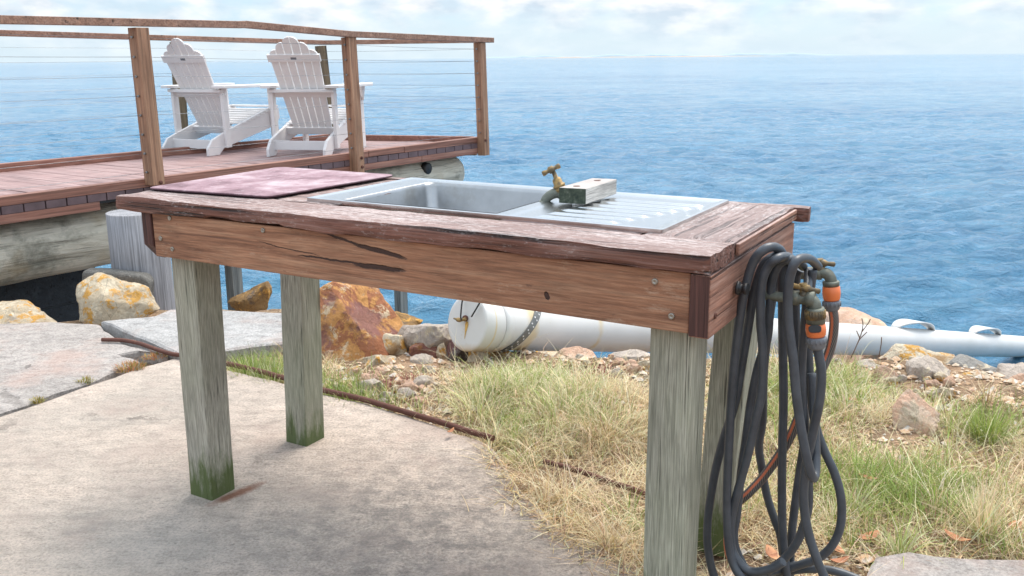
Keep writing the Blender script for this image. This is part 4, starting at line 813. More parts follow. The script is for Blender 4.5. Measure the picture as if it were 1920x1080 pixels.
CREAM, OCHRE, RUST, GREY, PINK, BROWN, PURP, DARK = (.78, .67, .50), (.74, .40, .10), (.40, .13, .05), (.40, .38, .35), (.66, .42, .29), (.36, .21, .09), (.27, .14, .13), (.15, .12, .10)
RM = dict(cream=rock_mat('cream_rock', CREAM, (.66, .54, .38), OCHRE, (.46, .42, .37), (.45, .53, .66)), rust=rock_mat('rust_rock', (.44, .18, .09), (.68, .34, .12), (.78, .60, .40), (.32, .15, .13), (.46, .56, .56)),
          ochre=rock_mat('ochre_rock', OCHRE, CREAM, RUST, BROWN, (.45, .60, .62)), grey=rock_mat('grey_rock', GREY, (.38, .36, .33), CREAM, DARK), pink=rock_mat('pink_rock', (.74, .48, .34), (.78, .56, .43), (.66, .38, .22), CREAM, (.5, .60, .62)),
          peach=rock_mat('peach_rock', (.86, .56, .40), (.90, .68, .52), (.74, .44, .28), CREAM, (.5, .60, .62)), brown=rock_mat('brown_rock', BROWN, (.34, .20, .08), OCHRE, DARK), pale=rock_mat('pale_rock', (.72, .62, .54), (.62, .53, .45), CREAM, (.52, .46, .42)), purple=rock_mat('purple_rock', PURP, GREY, CREAM, DARK, (.5, .62, .6)))
def rock(px, y, mat, label, seed, depth=.8, sub=5, amp=.05, name='boulder', group='sea wall boulders', sink=.0, auto=True, yfix=None):
    import bmesh
    rd = random.Random(seed)
    if name == 'boulder' and auto: y = Z(sum(a for a, b in px) / len(px), max(b for a, b in px) - 4, -.035).y + .10
    if yfix: y = yfix
    pts = [YY(a, b, y) for a, b in px]; cx = sum(p.x for p in pts) / len(pts); cz = sum(p.z for p in pts) / len(pts)
    # convex hull order
    P2 = [(p.x - cx, p.z - cz) for p in pts]; ang = sorted(P2, key=lambda q: math.atan2(q[1], q[0])); size = max(math.hypot(*q) for q in P2); dp = size * depth
    planes = []
    n = len(ang)
    for i in range(n):
        a, b = Vector(ang[i]), Vector(ang[(i + 1) % n]); e = b - a
        if e.length < 1e-4: continue
        nn = Vector((e.y, -e.x)).normalized(); hh = nn.dot(a)
        if hh < 0: nn = -nn; hh = -hh
        ty_ = rd.uniform(-.45, .45); v3 = Vector((nn.x, ty_, nn.y)); l_ = v3.length; planes.append((v3 / l_, max(hh, size * .12) / l_)); 
    for k in range(15):
        v3 = Vector((rd.uniform(-.8, .8), -1 if k < 4 else 1, rd.uniform(-.5, .9))).normalized(); planes.append((v3, dp * rd.uniform(.6, .95)))
    planes += [(Vector((0, -1, 0)), dp), (Vector((0, 1, 0)), dp)]
    bm = bmesh.new(); bmesh.ops.create_icosphere(bm, subdivisions=sub, radius=1)
    for v in bm.verts:
        d = v.co.normalized(); r = 1 / (sum((max(0, pn.dot(d)) / h) ** 36 for pn, h in planes) ** (1 / 36)) * 1.05
        q = d * r; s_ = seed * 3.7; q += d * size * amp * (noise.noise(q / size * 1.8 + Vector((s_, 0, 0))) * 1.1 + .7 * abs(noise.noise(q / size * 4 + Vector((0, s_, 0)))) + .35 * noise.noise(q / size * 10)); fz = noise.noise(q / size * 1.6 + Vector((s_, s_, 0))) * 5; fr = fz - math.floor(fz); q -= d * size * .055 * (math.floor(fz) + min(1, fr * 5)) * .5; v.co = q
    me = bpy.data.meshes.new(name); bm.to_mesh(me); bm.free()
    me.polygons.foreach_set('use_smooth', [True] * len(me.polygons))
    try: me.set_sharp_from_angle(angle=R(28))
    except Exception: pass
    o = bpy.data.objects.new(name, me); sc.collection.objects.link(o); me.materials.append(RM[mat]); o.location = (cx, y + dp * .35, cz - sink); return tag(o, label, 'rock', group)
RK = [
 ([(150, 532), (198, 526), (240, 543), (262, 550), (292, 583), (285, 590), (205, 612), (155, 603), (146, 560)], 4.72, 'cream', 'big cream and orange two humped boulder on the slab edge beside the grey pile', .8),
 ([(-60, 585), (20, 588), (60, 600), (88, 612), (60, 620), (-60, 622)], 4.5, 'cream', 'low cream and orange boulder at the left edge of the photo under the deck', .8),
 ([(410, 576), (440, 556), (480, 538), (497, 531), (503, 545), (500, 578), (450, 582)], 5.25, 'brown', 'dark ochre wedge shaped boulder behind the front left table leg', .7),
 ([(600, 545), (618, 530), (645, 540), (700, 582), (750, 632), (738, 648), (690, 662), (600, 672)], 4.35, 'rust', 'largest rust red boulder with orange patches right of the rear left table leg', .9),
 ([(700, 590), (745, 592), (790, 604), (780, 622), (720, 622)], 5.1, 'brown', 'small reddish brown rock beside the thin post above the water', .8),
 ([(690, 655), (720, 632), (752, 632), (762, 660), (745, 680), (700, 680)], 4.15, 'ochre', 'yellow ochre rock at the lower right corner of the rust red boulder', .8),
 ([(745, 640), (770, 615), (835, 616), (850, 640), (840, 668), (760, 675)], 4.3, 'pale', 'smooth pale cream boulder just left of the pipe cap', .8),
 ([(768, 672), (782, 642), (808, 636), (820, 660), (812, 680)], 4.05, 'rust', 'small orange brown pointed rock in front of the pale boulder', .8),
 ([(816, 682), (820, 650), (832, 645), (840, 682)], 4.05, 'ochre', 'narrow bright orange stone wedged below the pipe cap', .8),
 ([(838, 678), (842, 640), (862, 632), (885, 660), (880, 684)], 4.12, 'purple', 'mottled grey purple rock directly below the pipe cap', .8),
 ([(610, 688), (606, 664), (632, 656), (650, 672), (650, 690)], 3.95, 'pink', 'flat orange pink stone beside the rear left table leg', .8),
 ([(646, 680), (650, 660), (675, 652), (690, 664), (688, 682)], 3.98, 'grey', 'small rounded grey stone between two orange stones', .8),
 ([(665, 694), (680, 674), (725, 670), (742, 684), (738, 698), (700, 702)], 3.92, 'cream', 'low cream and yellow stone in front of the ochre rock', .8),
 ([(764, 698), (770, 676), (795, 668), (812, 676), (812, 696)], 3.92, 'pale', 'pale pinkish stone at the foot of the small pointed rock', .8),
 ([(880, 680), (884, 660), (935, 656), (960, 664), (955, 682), (900, 686)], 4.0, 'ochre', 'orange and white stone directly under the near end of the pipe', .8),
 ([(1040, 680), (1060, 664), (1110, 664), (1120, 680)], 4.05, 'pink', 'low pinkish rock showing beneath the pipe beyond the tall grass', .8),
 ([(1140, 686), (1150, 668), (1200, 664), (1225, 672), (1220, 688)], 4.05, 'pale', 'flat pale rock under the pipe left of the front right table leg', .8),
 ([(1555, 640), (1562, 606), (1585, 597), (1612, 600), (1662, 622), (1700, 780), (1540, 780)], 7.4, 'pink', 'smooth orange pink boulder rising behind the pipe next to the striped hose', .8),
 ([(1668, 810), (1670, 745), (1685, 734), (1702, 742), (1752, 790), (1735, 822), (1700, 828)], 2.95, 'peach', 'slanted orange pink slab of rock half sunk in the grass', .35),
 ([(1640, 722), (1645, 696), (1660, 690), (1688, 708), (1698, 726), (1670, 735)], 3.4, 'pink', 'orange stone at the grass edge left of the pinkish grey boulder', .8),
 ([(1704, 716), (1708, 690), (1740, 676), (1778, 692), (1800, 716), (1760, 724)], 3.6, 'pale', 'pinkish grey boulder with an orange side under the far part of the pipe', .8),
 ([(1670, 684), (1690, 666), (1760, 664), (1800, 676), (1812, 694), (1740, 694)], 4.2, 'ochre', 'rust orange rock tucked under the pipe at the bank top', .8),
 ([(1785, 690), (1800, 678), (1836, 680), (1872, 700), (1840, 708), (1790, 704)], 4.0, 'grey', 'pale grey flat rock at the water edge beyond the pinkish grey boulder', .8),
 ([(1800, 724), (1812, 704), (1850, 702), (1862, 716), (1850, 730)], 3.5, 'ochre', 'small yellow brown stone near the right edge gravel', .8),
 ([(1870, 722), (1885, 702), (1930, 698), (1980, 706), (1980, 730), (1900, 732)], 3.6, 'pale', 'pale stone at the right edge of the photo by the water', .8),
 ([(1895, 775), (1900, 752), (1935, 748), (1960, 772), (1930, 784)], 3.05, 'pink', 'orange stone cut by the right edge of the photo above the bright green tuft', .8),
 ([(1600, 700), (1610, 684), (1640, 680), (1652, 696), (1640, 708)], 3.7, 'pale', 'small pale stone among grass below the pipe left of the rust orange rock', .8),
]
for i, (px, y, mt, lb, dp_) in enumerate(RK): rock(px, y, mt, lb, i + 3, dp_, 5 if i in (0, 3, 6, 18, 20) else 4, auto=i not in (2, 4, 17, 21))
sr = random.Random(21); STN = [(610, 735, 690, 745, 15, 'beside the rear left table leg'), (735, 860, 690, 750, 14, 'in front of the pale boulder by the pipe cap'), (640, 830, 750, 778, 6, 'along the long rusty pipe'), (1150, 1240, 676, 712, 9, 'left of the front right table leg'), (1040, 1200, 668, 682, 6, 'under the pipe beyond the tall grass'), (1660, 1790, 700, 745, 11, 'around the pinkish grey boulder'), (1790, 1919, 705, 748, 12, 'near the right edge by the water'), (1480, 1640, 672, 690, 6, 'under the pipe right of the hoses')]
for xa, xb, ya, yb, n_, zn in STN:
    for k in range(n_):
        px_ = sr.uniform(xa, xb); py_ = sr.uniform(ya, yb); s_ = sr.uniform(5, 13) * (1.5 if sr.random() < .2 else 1) * (1 - .3 * (yb < 700)); q_ = []
        for j in range(7): a_ = j * .9 + sr.random() * .5; q_.append((px_ + s_ * math.cos(a_) * 1.3, py_ - s_ * .8 * math.sin(a_)))
        rock(q_, 3.5, (mk := sr.choice(['pink', 'pale', 'cream', 'ochre', 'pink', 'cream'])), 'small ' + dict(pink='orange pink', pale='pale beige', cream='cream', ochre='yellow ochre')[mk] + ' stone ' + zn, sr.randint(100, 999), .8, 3, name='stone', group='small ' + mk + ' stones ' + zn, yfix=Z(px_, py_, -.02).y)
# rocks farther down the bank, partly hidden
def bank_rock(x, y, z, s, mat, seed, label):
    o = rock([(960 + 60 * math.cos(a_), 540 - 45 * math.sin(a_)) for a_ in [k * .785 + .3 * random.Random(seed + k).random() for k in range(8)]], 4, mat, label, seed, .9, 4, auto=False)
    o.location = (x, y, z); o.scale = (s, s, s); o.rotation_euler = (seed * .7, seed * .4, seed * 1.9)
    return o
for o_ in bpy.data.objects:
    if o_.get('label', '').startswith('slanted orange pink'): o_.rotation_euler.x = -.55; o_.location.z += .03; o_.scale = (1, 1, 1.25)
bl_ = [(-2.9, 5.2, -.45, 2.2, 'grey', 'dark grey boulder in the shade under the deck, farthest left'), (-2.5, 5.9, -1.1, 2.4, 'brown', 'dark brown boulder low in the shade under the deck'),
 (-1.2, 5.9, -.75, 1.8, 'grey', 'grey boulder down the bank behind the rear left table leg'), (-.45, 5.5, -.7, 1.9, 'brown', 'brown boulder down the bank behind the rust red boulder'),
 (.2, 5.2, -.55, 1.7, 'cream', 'cream boulder hidden behind the pipe cap down the bank'), (.9, 5.1, -.7, 1.6, 'grey', 'grey boulder behind the pipe near the middle of the bank'),
 (1.6, 4.9, -.6, 1.3, 'pale', 'pale boulder down the bank behind the tap hoses'), (2.5, 4.35, -.65, 1.5, 'brown', 'brown boulder at the water under the far part of the pipe'), (3.1, 4.2, -.5, 1.6, 'pale', 'pale boulder at the water beyond the right edge')]
for i, (x, y, z, s, mt, lb) in enumerate(bl_): bank_rock(x, y, z, s, mt, 50 + i, lb)
# old concrete kerb stone under the deck end
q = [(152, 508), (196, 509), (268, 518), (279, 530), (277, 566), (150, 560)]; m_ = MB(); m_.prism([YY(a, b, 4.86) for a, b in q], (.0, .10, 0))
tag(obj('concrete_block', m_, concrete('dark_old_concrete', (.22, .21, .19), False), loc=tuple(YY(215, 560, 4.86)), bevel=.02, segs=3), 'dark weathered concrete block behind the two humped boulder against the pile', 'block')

# ================================================================ GROUND CLUTTER
def ground_pipe(name, pts, r, label, zo=.012):
    P3 = []
    for p in pts:
        q = Z(p[0], p[1], 0); P3.append(Vector((q.x, q.y, (p[2] if len(p) > 2 else zo))))
    m_ = MB(); m_.tube(P3, r, 10, smooth_path=6); return tag(obj(name, m_, M['rust'], loc=tuple(P3[0])), label, 'pipe', 'rusty pipes along the path')
ground_pipe('rusty_pipe', [(192, 644), (230, 645), (262, 651), (290, 661), (318, 670), (345, 674)], .0095, 'short rusty pipe end lying across the crack left of the front left table leg', .018)
ground_pipe('rusty_pipe', [(340, 676), (420, 686), (470, 697), (530, 713), (600, 735), (680, 754), (760, 778), (840, 802), (880, 815), (925, 828)], .011, 'long rusty pipe running along the curved edge of the concrete path', .012)
ground_pipe('rusty_pipe', [(1020, 856), (1060, 866), (1100, 878), (1150, 896), (1190, 908), (1240, 930)], .009, 'rusty pipe half buried in dry grass left of the front right table leg', -.018)

region_px = [(600, 735), (425, 690), (420, 668), (470, 650), (600, 640), (640, 682), (760, 694), (850, 688), (960, 672), (1060, 668), (1200, 668), (1450, 668), (1640, 690), (1700, 712), (1800, 725), (2150, 735), (2400, 900), (2400, 1300), (1640, 1500), (1240, 1500), (1235, 1110), (1190, 1062), (1120, 1018), (1040, 985), (985, 925), (940, 865), (915, 832), (840, 802), (760, 777), (680, 752)]
region = [Z(*q, 0).xy for q in region_px]
foot = [Z(*q, 0).xy for q in ((1500, 1400), (1600, 1120), (1645, 1042), (1700, 1032), (1790, 1040), (1920, 1048), (2150, 1065), (2300, 1400))]
def field(x, y, s, o): return noise.noise((x * s + o, y * s, o))
class Blades:
    def __init__(s): s.b = []
    def add(s, x, y, z, az, L_, w_, lean, curl, col_): s.b.append((x, y, z, az, L_, w_, lean, curl, *col_))
    def build(s, name, label=None, cat=None, kind=None, group=None, loc=None):
        b = np.array(s.b); n = len(b); N = 5; V = np.zeros((n, 2 * N - 1, 3)); t = np.linspace(0, 1, N)
        az, L_, w_, lean, curl = b[:, 3], b[:, 4], b[:, 5], b[:, 6], b[:, 7]
        hx = np.zeros(n); hz = np.zeros(n); a = lean.copy(); prevx, prevz = np.zeros(n), np.zeros(n); cx, cy = np.cos(az), np.sin(az); jit = rng.normal(0, .25, n)
        for i in range(N):
            if i: prevx = prevx + np.sin(a) * L_ / (N - 1); prevz = prevz + np.cos(a) * L_ / (N - 1); a = a + curl / (N - 1)
            azi = az + jit * t[i]; X = b[:, 0] + np.cos(azi) * prevx; Y_ = b[:, 1] + np.sin(azi) * prevx; Zz = np.maximum(b[:, 2] + prevz, b[:, 2] - .01 + .004 * i)
            hw = w_ * (1 - t[i] ** 1.5 * .9) * .5; sx, sy = -cy * hw, cx * hw
            if i < N - 1:
                V[:, 2 * i] = np.stack([X - sx, Y_ - sy, Zz], -1); V[:, 2 * i + 1] = np.stack([X + sx, Y_ + sy, Zz], -1)
            else: V[:, 2 * i] = np.stack([X, Y_, Zz], -1)
        M_ = 2 * N - 1; base_ = np.arange(n)[:, None] * M_; loc = loc or (float(b[:, 0].mean()), float(b[:, 1].mean()), 0)
        V -= np.array(loc)
        quads = np.concatenate([base_ + np.array([[2 * i, 2 * i + 1, 2 * i + 3, 2 * i + 2]]) for i in range(N - 2)], 0); tris = base_ + np.array([[2 * N - 4, 2 * N - 3, 2 * N - 2]])
        me = bpy.data.meshes.new(name); me.vertices.add(n * M_); me.vertices.foreach_set('co', V.reshape(-1).astype(np.float32))
        nq, nt_ = len(quads), len(tris); li = np.concatenate([quads.ravel(), tris.ravel()]).astype(np.int32); me.loops.add(len(li)); me.loops.foreach_set('vertex_index', li)
        me.polygons.add(nq + nt_); me.polygons.foreach_set('loop_start', np.concatenate([np.arange(nq) * 4, nq * 4 + np.arange(nt_) * 3]).astype(np.int32)); me.polygons.foreach_set('loop_total', np.concatenate([np.full(nq, 4), np.full(nt_, 3)]).astype(np.int32))
        me.update(); ca = me.color_attributes.new('blade', 'FLOAT_COLOR', 'POINT'); cc = np.ones((n, M_, 4)); cc[:, :, :3] = b[:, None, 8:11]; ca.data.foreach_set('color', cc.reshape(-1).astype(np.float32))
        o = bpy.data.objects.new(name, me); sc.collection.objects.link(o); me.materials.append(GM); o.location = loc; return tag(o, label, cat, group, kind)
gm = Mat('grass_blades', .75, 0, .25); at_ = gm.t.nodes.new('ShaderNodeAttribute'); at_.attribute_name = 'blade'; gm.col(at_.outputs['Color'])
tr = gm.t.nodes.new('ShaderNodeBsdfTranslucent'); gm.L(at_.outputs['Color'], tr.inputs[0]); ms = gm.t.nodes.new('ShaderNodeMixShader'); ms.inputs[0].default_value = .3
gm.L(gm.b.outputs[0], ms.inputs[1]); gm.L(tr.outputs[0], ms.inputs[2]); gm.L(ms.outputs[0], gm.t.nodes['Material Output'].inputs[0]); GM = gm.m; ms.inputs[0].default_value = .22
STRAW, HAY, GOLD, GREEN, LIME, PALE, DEAD = (.78, .64, .42), (.62, .47, .28), (.56, .40, .17), (.22, .29, .08), (.36, .43, .12), (.62, .60, .38), (.30, .19, .12)
rd = random.Random(11)
def mixc(a, b, t): return tuple(a[i] * (1 - t) + b[i] * t for i in range(3))
def vary(c, k=.25): f = 1 + rd.uniform(-k, k); return tuple(min(.9, q * f * (1 + rd.uniform(-.08, .08))) for q in c)
# green patches given as picture spots on the ground: (px, py, radius m, strength)
GP = [(480, 680, .16, 1), (640, 725, .18, .9), (720, 745, .12, .7), (940, 720, .14, .7), (960, 790, .10, .5), (1010, 700, .2, .5), (1120, 780, .1, .6), (1440, 760, .15, .5), (1500, 720, .3, .45), (1600, 690, .2, .5), (1560, 740, .2, .45), (1640, 900, .24, .75), (1700, 930, .16, .95), (1780, 890, .14, .7), (1850, 780, .16, .6), (1560, 860, .12, .6), (1880, 1010, .08, .6), (1600, 1000, .07, .5), (1420, 760, .12, .8)]
GPw = [(Z(a, b, 0).x, Z(a, b, 0).y, r, s) for a, b, r, s in GP]
def green(x, y): return max([s * math.exp(-((x - a) ** 2 + (y - b) ** 2) / r ** 2) for a, b, r, s in GPw])
# bare patches (sand, gravel) where little grows
BP = [(1705, 812, .13), (1690, 835, .10), (780, 730, .22), (830, 770, .12), (700, 705, .15), (1250, 690, .3), (1180, 700, .25), (1850, 735, .35), (1750, 740, .15), (1780, 850, .10), (1700, 790, .10), (1560, 1045, .12), (1430, 1045, .12), (640, 700, .1)]
BPw = [(Z(a, b, 0).x, Z(a, b, 0).y, r) for a, b, r in BP]
def bare(x, y): return max([math.exp(-((x - a) ** 2 + (y - b) ** 2) / r ** 2) for a, b, r in BPw])
gr = Blades(); x0, x1 = -1.6, 3.4; y0, y1 = 1.3, 4.3
target = 50000; cnt = 0
while cnt < target:
    y = y0 + (y1 - y0) * rd.random(); x = x0 + (x1 - x0) * rd.random()
    if x > .75 * y + .35: continue
    if not inside(x, y, region) or inside(x, y, foot): continue
    b_ = bare(x, y)
    if rd.random() < b_ * 1.05 - .05: continue
    gq = green(x, y); f = field(x, y, 3.1, 4)
    if rd.random() < .34 - f * 1.1 and gq < .3: continue
    cnt += 1; z = ground_z(x, y) - .004
    if rd.random() < gq * .85: c_ = vary(mixc(GREEN, LIME, rd.random()), .3); L_ = rd.uniform(.05, .13); lean = abs(rd.gauss(.35, .3)); curl = rd.uniform(.3, 1.6); w_ = rd.uniform(.0018, .0036)
    else:
        u = rd.random(); c_ = vary(STRAW if u < .42 else HAY if u < .72 else PALE if u < .86 else DEAD if u < .94 else GOLD, .3)
        if rd.random() < .62: L_ = rd.uniform(.05, .16); lean = rd.uniform(.9, 1.45); curl = rd.uniform(-.4, 1.4)
        else: L_ = rd.uniform(.03, .11); lean = rd.uniform(.1, .9); curl = rd.uniform(0, 2.2)
        w_ = rd.uniform(.0014, .0032)
    gr.add(x, y, z, rd.random() * 6.283, L_, w_, lean, curl, c_)
def clump(B_, px, py, n, L_, rad, cols, lean=.5, curl=1.0, w_=.003, z=0):
    q = Z(px, py, z)
    for k in range(n):
        a = rd.random() * 6.283; r = rad * math.sqrt(rd.random()); x, y = q.x + r * math.cos(a), q.y + r * math.sin(a)
        B_.add(x, y, max(ground_z(x, y), .001 if x < -1.2 and y < 4.35 else -9) - .004, a + rd.gauss(0, .5), L_ * rd.uniform(.45, 1.05), w_ * rd.uniform(.7, 1.2), abs(rd.gauss(lean * .5, lean * .5)) * (.4 + r / max(rad, .01)), rd.uniform(.2, 1) * curl, vary(rd.choice(cols), .25))
PG = [PALE, PALE, PALE, (.44, .46, .22), STRAW, STRAW, LIME]
for px, py, n, L_, rad in ((900, 770, 260, .24, .07), (925, 730, 300, .26, .09), (960, 700, 300, .26, .1), (990, 740, 330, .25, .1), (1020, 700, 380, .27, .12), (1060, 720, 380, .28, .12), (1050, 780, 300, .22, .1), (1090, 740, 330, .25, .1), (1120, 790, 240, .2, .08), (1130, 730, 260, .22, .1), (1160, 800, 220, .18, .09),
                             (880, 745, 120, .22, .05), (1180, 760, 200, .16, .1), (950, 810, 150, .13, .07), (1100, 820, 200, .13, .1), (1000, 820, 160, .12, .1)): clump(gr, px, py, n, min(L_ * .95, (py - 650) / 400), rad * 1.1, PG if px < 1110 else [PALE, STRAW, STRAW, HAY], .9, 2.6, .0028)
for px, py, n, L_, rad in ((1430, 730, 260, .16, .12), (1500, 720, 300, .2, .12), (1560, 720, 300, .2, .12), (1610, 715, 260, .2, .12), (1480, 770, 200, .14, .12), (1580, 770, 220, .14, .12), (1690, 860, 200, .10, .1), (1750, 760, 150, .14, .1), (1710, 730, 100, .12, .08), (1780, 800, 120, .12, .08)): clump(gr, px, py, n, min(L_ * .95, (py - 650) / 400), rad * 1.1, [PALE, STRAW, LIME, (.36, .42, .17)], .9, 2.6, .0028)
for k in range(2600):      # long dead stems lying over the mat
    x, y = rd.uniform(-.3, 3), rd.uniform(1.7, 3.9)
    if x > .75 * y + .35 or not inside(x, y, region) or inside(x, y, foot) or bare(x, y) > .5: continue
    if field(x, y, 2.3, 9) < -.05 and rd.random() < .8: continue
    gr.add(x, y, ground_z(x, y) + rd.uniform(0, .05), rd.random() * 6.283, rd.uniform(.12, .28), rd.uniform(.0014, .0026), rd.uniform(.5, 1.5), rd.uniform(-.3, 1.8), vary(rd.choice([STRAW, STRAW, PALE, HAY, (.85, .74, .55)]), .2))
for k in range(55):        # uneven straw tussocks
    a_ = rd.random(); px, py = rd.uniform(900, 1920), rd.uniform(745, 1030); clump(gr, px, py, rd.randint(40, 120), rd.uniform(.09, .20), rd.uniform(.02, .06), rd.choice([[STRAW, PALE, HAY], [STRAW, (.85, .74, .55)], [PALE, LIME, (.44, .46, .22)], [HAY, DEAD, STRAW]]), .95, 2.0, .0026) if inside(*Z(px, py, 0).xy, region) and not inside(*Z(px, py, 0).xy, foot) else None
edge = [Z(*q, 0).xy for q in ((925, 832), (940, 865), (985, 925), (1040, 985), (1120, 1018), (1190, 1062), (1235, 1110))]
for k in range(2400):      # ragged fringe of dead grass lying over the edge of the concrete
    i = rd.randrange(len(edge) - 1); p = edge[i].lerp(edge[i + 1], rd.random()); off = rd.gauss(.02, .035) * (1 + max(0, field(p.x, p.y, 6, 2)) * 3)
    x, y = p.x + off * .8, p.y + off * .6; z = max(ground_z(x, y), .002 if inside(x, y, slab_w) else -9)
    gr.add(x, y, z, rd.random() * 6.283, rd.uniform(.03, .11), rd.uniform(.0014, .003), rd.uniform(1.0, 1.5), rd.uniform(-.2, .8), vary(rd.choice([STRAW, HAY, HAY, DEAD, DEAD, GOLD, PALE]), .25))
for k in range(9000):      # dead brown litter between the stems
    x, y = rd.uniform(-.3, 3), rd.uniform(1.7, 3.9)
    if x > .75 * y + .35 or not inside(x, y, region) or inside(x, y, foot): continue
    gr.add(x, y, ground_z(x, y) + rd.uniform(0, .02), rd.random() * 6.283, rd.uniform(.02, .06), rd.uniform(.002, .005), rd.uniform(1.2, 1.55), rd.uniform(-.3, .6), vary(rd.choice([DEAD, HAY, (.40, .25, .14), (.20, .13, .08)]), .3))
for px, py, n, L_, rad in ((1000, 715, 60, .17, .12), (935, 745, 50, .16, .06), (1060, 760, 50, .14, .08), (1180, 960, 30, .10, .05), (1500, 745, 50, .14, .15), (1600, 740, 50, .14, .1), (1660, 905, 90, .11, .14), (1710, 935, 110, .10, .10), (1460, 800, 40, .12, .1), (1560, 950, 40, .10, .1), (1760, 900, 60, .10, .08)):
    clump(gr, px, py, n, min(L_, (py - 650) / 400), rad, [GREEN, LIME, (.30, .38, .10)], .8, 1.8, .0050)
tag(gr.build('dry_grass'), 'matted straw and green grass covering the earth between path and rocks', 'grass', kind='stuff')
def tuft(px, py, n, L_, rad, cols, label, lean=.5, curl=1.0, w_=.0034, name='grass_tuft', cat='grass tuft'):
    B_ = Blades(); clump(B_, px, py, n, L_, rad, cols, lean, curl, w_); q = Z(px, py, 0); return B_.build(name, label, cat, group='separate grass tufts', loc=(q.x, q.y, 0))
tuft(1850, 806, 230, .17, .05, [GREEN, LIME, LIME], 'bright green grass tuft near the right edge below the rocks', .55, .9)
tuft(1845, 985, 170, .20, .03, [STRAW, STRAW, PALE], 'spiky straw coloured tuft fanning out above the lower right concrete', .75, .5, .0028)
tuft(470, 694, 260, .14, .07, [GREEN, LIME, LIME, PALE], 'green grass clump between the two left table legs beside the rusty pipe', .5, .9)
tuft(510, 706, 200, .12, .06, [LIME, GREEN, PALE], 'lower green clump touching the rear left table leg', .5, .9)
tuft(650, 742, 260, .09, .10, [GREEN, LIME, PALE], 'short green grass patch right of the rear left table leg along the pipe', .6, 1)
RD = [(.42, .18, .08), (.50, .28, .12), (.30, .26, .08)]
tuft(245, 690, 260, .035, .06, RD, 'reddish weed patch in the crack beside the short rusty pipe end', .9, 1.2, .004, 'crack_weed', 'weed')
tuft(160, 716, 120, .03, .025, [(.40, .28, .07), (.26, .26, .07)], 'small mustard coloured weed in the middle of the path crack', .9, 1.2, .004, 'crack_weed', 'weed')
tuft(70, 752, 90, .025, .025, [(.40, .32, .10), (.30, .26, .08)], 'small yellow weed at the left end of the path crack', .9, 1.2, .004, 'crack_weed', 'weed')
tuft(290, 668, 120, .025, .05, RD, 'reddish weeds at the corner of the raised slab above the rusty pipe end', .9, 1.2, .004, 'crack_weed', 'weed')
# red succulent groundcover near the rocks: uncountable
B_ = Blades()
for px, py, n, rad in ((760, 705, 400, .08), (720, 712, 200, .06), (1140, 684, 400, .10), (1110, 690, 200, .08), (800, 700, 200, .06)): clump(B_, px, py, n, .03, rad, [(.36, .11, .10), (.45, .22, .18), (.50, .30, .22)], .8, 1, .005)
tag(B_.build('red_groundcover'), 'tiny red fleshy ground cover on the gravel by the rocks', 'ground cover', kind='stuff')
# gravel: uncountable small stones
m_ = MB(); rg = random.Random(5); ico = [(0, 0, 1), (.9, 0, .3), (.28, .85, .3), (-.72, .53, .3), (-.72, -.53, .3), (.28, -.85, .3), (0, 0, -.4)]; cnt = 0
while cnt < 5200:
    x = rg.uniform(-1.5, 3.2); y = rg.uniform(2, 4.6); bq = bare(x, y); e = y - lerp(SX, SY, x)
    if inside(x, y, slab_w) or inside(x, y, foot): continue
    if not (rg.random() < bq or (e > -.8 and rg.random() < .5) or rg.random() < .04): continue
    if e > .5: continue
    s = rg.uniform(.004, .011) * (2.3 if rg.random() < .16 else 1); a = rg.random() * 6.28; z = ground_z(x, y); ca, sa = math.cos(a), math.sin(a)
    m_.add([(x + s * (px * ca - py * sa) * 1.2 + rg.uniform(-.2, .2) * s, y + s * (px * sa + py * ca) + rg.uniform(-.2, .2) * s, z + s * pz * 1.0 + rg.uniform(-.15, .25) * s) for px, py, pz in ico], [(0, 1, 2), (0, 2, 3), (0, 3, 4), (0, 4, 5), (0, 5, 1), (1, 6, 2), (2, 6, 3), (3, 6, 4), (4, 6, 5), (5, 6, 1)]); cnt += 1
gv = Mat('gravel_stones', .9); gv.col(gv.ramp(gv.noise(18, 3, .5), (.3, (.42, .28, .17)), (.42, (.66, .55, .42)), (.50, (.58, .36, .20)), (.58, (.70, .63, .54)), (.7, (.45, .42, .38))))
tag(obj('gravel', m_, gv.m), 'loose orange and pale gravel between grass and boulders', 'gravel', kind='stuff')
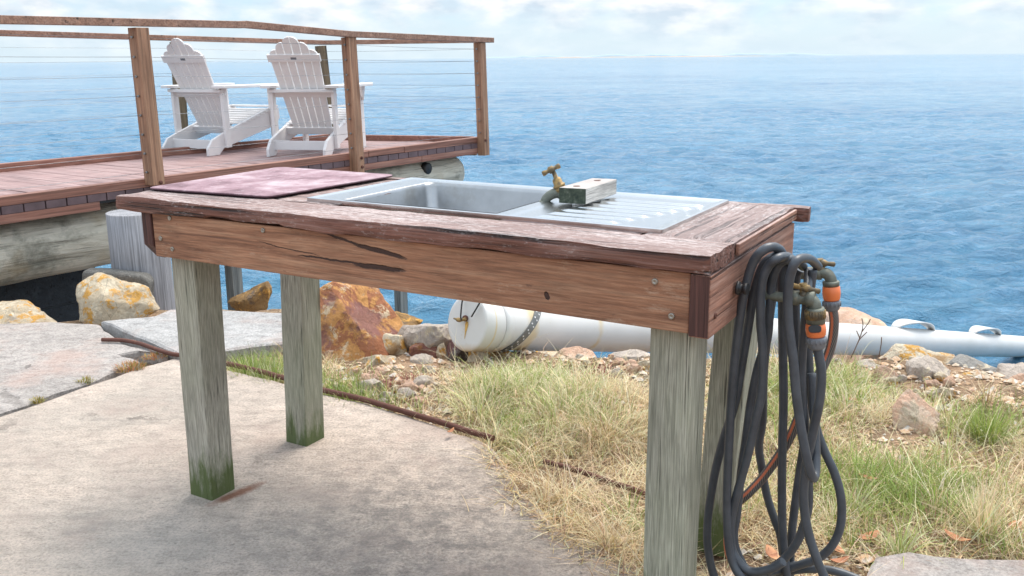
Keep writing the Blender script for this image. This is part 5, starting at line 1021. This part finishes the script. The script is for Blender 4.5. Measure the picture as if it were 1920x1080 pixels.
# fallen leaves
LEAF = [(1413, 1062, .045, 'orange brown curled leaf on the ground under the hose loops'), (1450, 1030, .05, 'reddish leaf leaning up under the hose loops'), (1575, 1040, .035, 'flat brown leaf right of the hose loops, nearer the concrete'), (1568, 1020, .04, 'brown leaf right of the big hose loop, the upper of the pair'), (1630, 995, .05, 'long pale brown leaf lying in the grass above the lower right concrete'),
        (1795, 1002, .045, 'dark red leaf lying below the spiky straw tuft'), (1905, 975, .045, 'rust brown leaf at the right edge of the photo'), (1628, 892, .035, 'small orange leaf on the green grass right of the hoses'), (845, 815, .025, 'tan leaf beside the long rusty pipe near its right end'), (1600, 745, .04, 'dry brown curled leaf in the grass above the hose crossing')]
lm = Mat('dry_leaf', .7); lm.col(lm.ramp(lm.noise(30, 5), (.35, (.30, .11, .05)), (.6, (.48, .22, .10)), (.75, (.55, .35, .2))))
for i, (px, py, s, lb) in enumerate(LEAF):
    q = Z(px, py, .01); zz_ = max(ground_z(q.x, q.y), -.002 if inside(q.x, q.y, slab_w) else -1) + .022; m_ = MB(); n = 8; vs = []; a0 = i * 1.7; rr_ = random.Random(i)
    for k in range(n + 1):
        t = k / n; wd = s * .32 * math.sin(math.pi * min(1, t * .96 + .02)) ** .8; cu = s * .5 * (t - .5) ** 2 * (1 + i % 3)
        for sgn in (-1, 0, 1): lx, ly = (t - .5) * s * 1.6, sgn * wd; vs.append((q.x + lx * math.cos(a0) - ly * math.sin(a0), q.y + lx * math.sin(a0) + ly * math.cos(a0), zz_ + cu + abs(sgn) * wd * .5))
    m_.add(vs, [(k * 3 + j, k * 3 + 3 + j, k * 3 + 4 + j, k * 3 + 1 + j) for k in range(n) for j in (0, 1)], True)
    o = tag(obj('fallen_leaf', m_, lm.m, loc=(q.x, q.y, zz_)), lb, 'leaf', 'fallen leaves in the grass'); sl = o.modifiers.new('thickness', 'SOLIDIFY'); sl.thickness = .0008
# dead twig plant in front of the pipe
q = Z(1595, 676, 0); m_ = MB(); b0 = Vector((q.x, q.y, ground_z(q.x, q.y)))
for pts in ([(1595, 672), (1605, 650), (1614, 628), (1618, 610), (1616, 597)], [(1605, 650), (1612, 636), (1626, 622)], [(1612, 634), (1606, 620)], [(1616, 622), (1628, 606), (1632, 598)], [(1648, 668), (1652, 646), (1653, 632)]):
    m_.tube([YY(a, b, q.y) for a, b in pts], .0022, 5, smooth_path=3)
tag(obj('dead_twig', m_, plain('dead_twig_bark', (.16, .10, .07), .9), loc=tuple(b0)), 'thin leafless twig rising in front of the white pipe right of the hoses', 'twig')
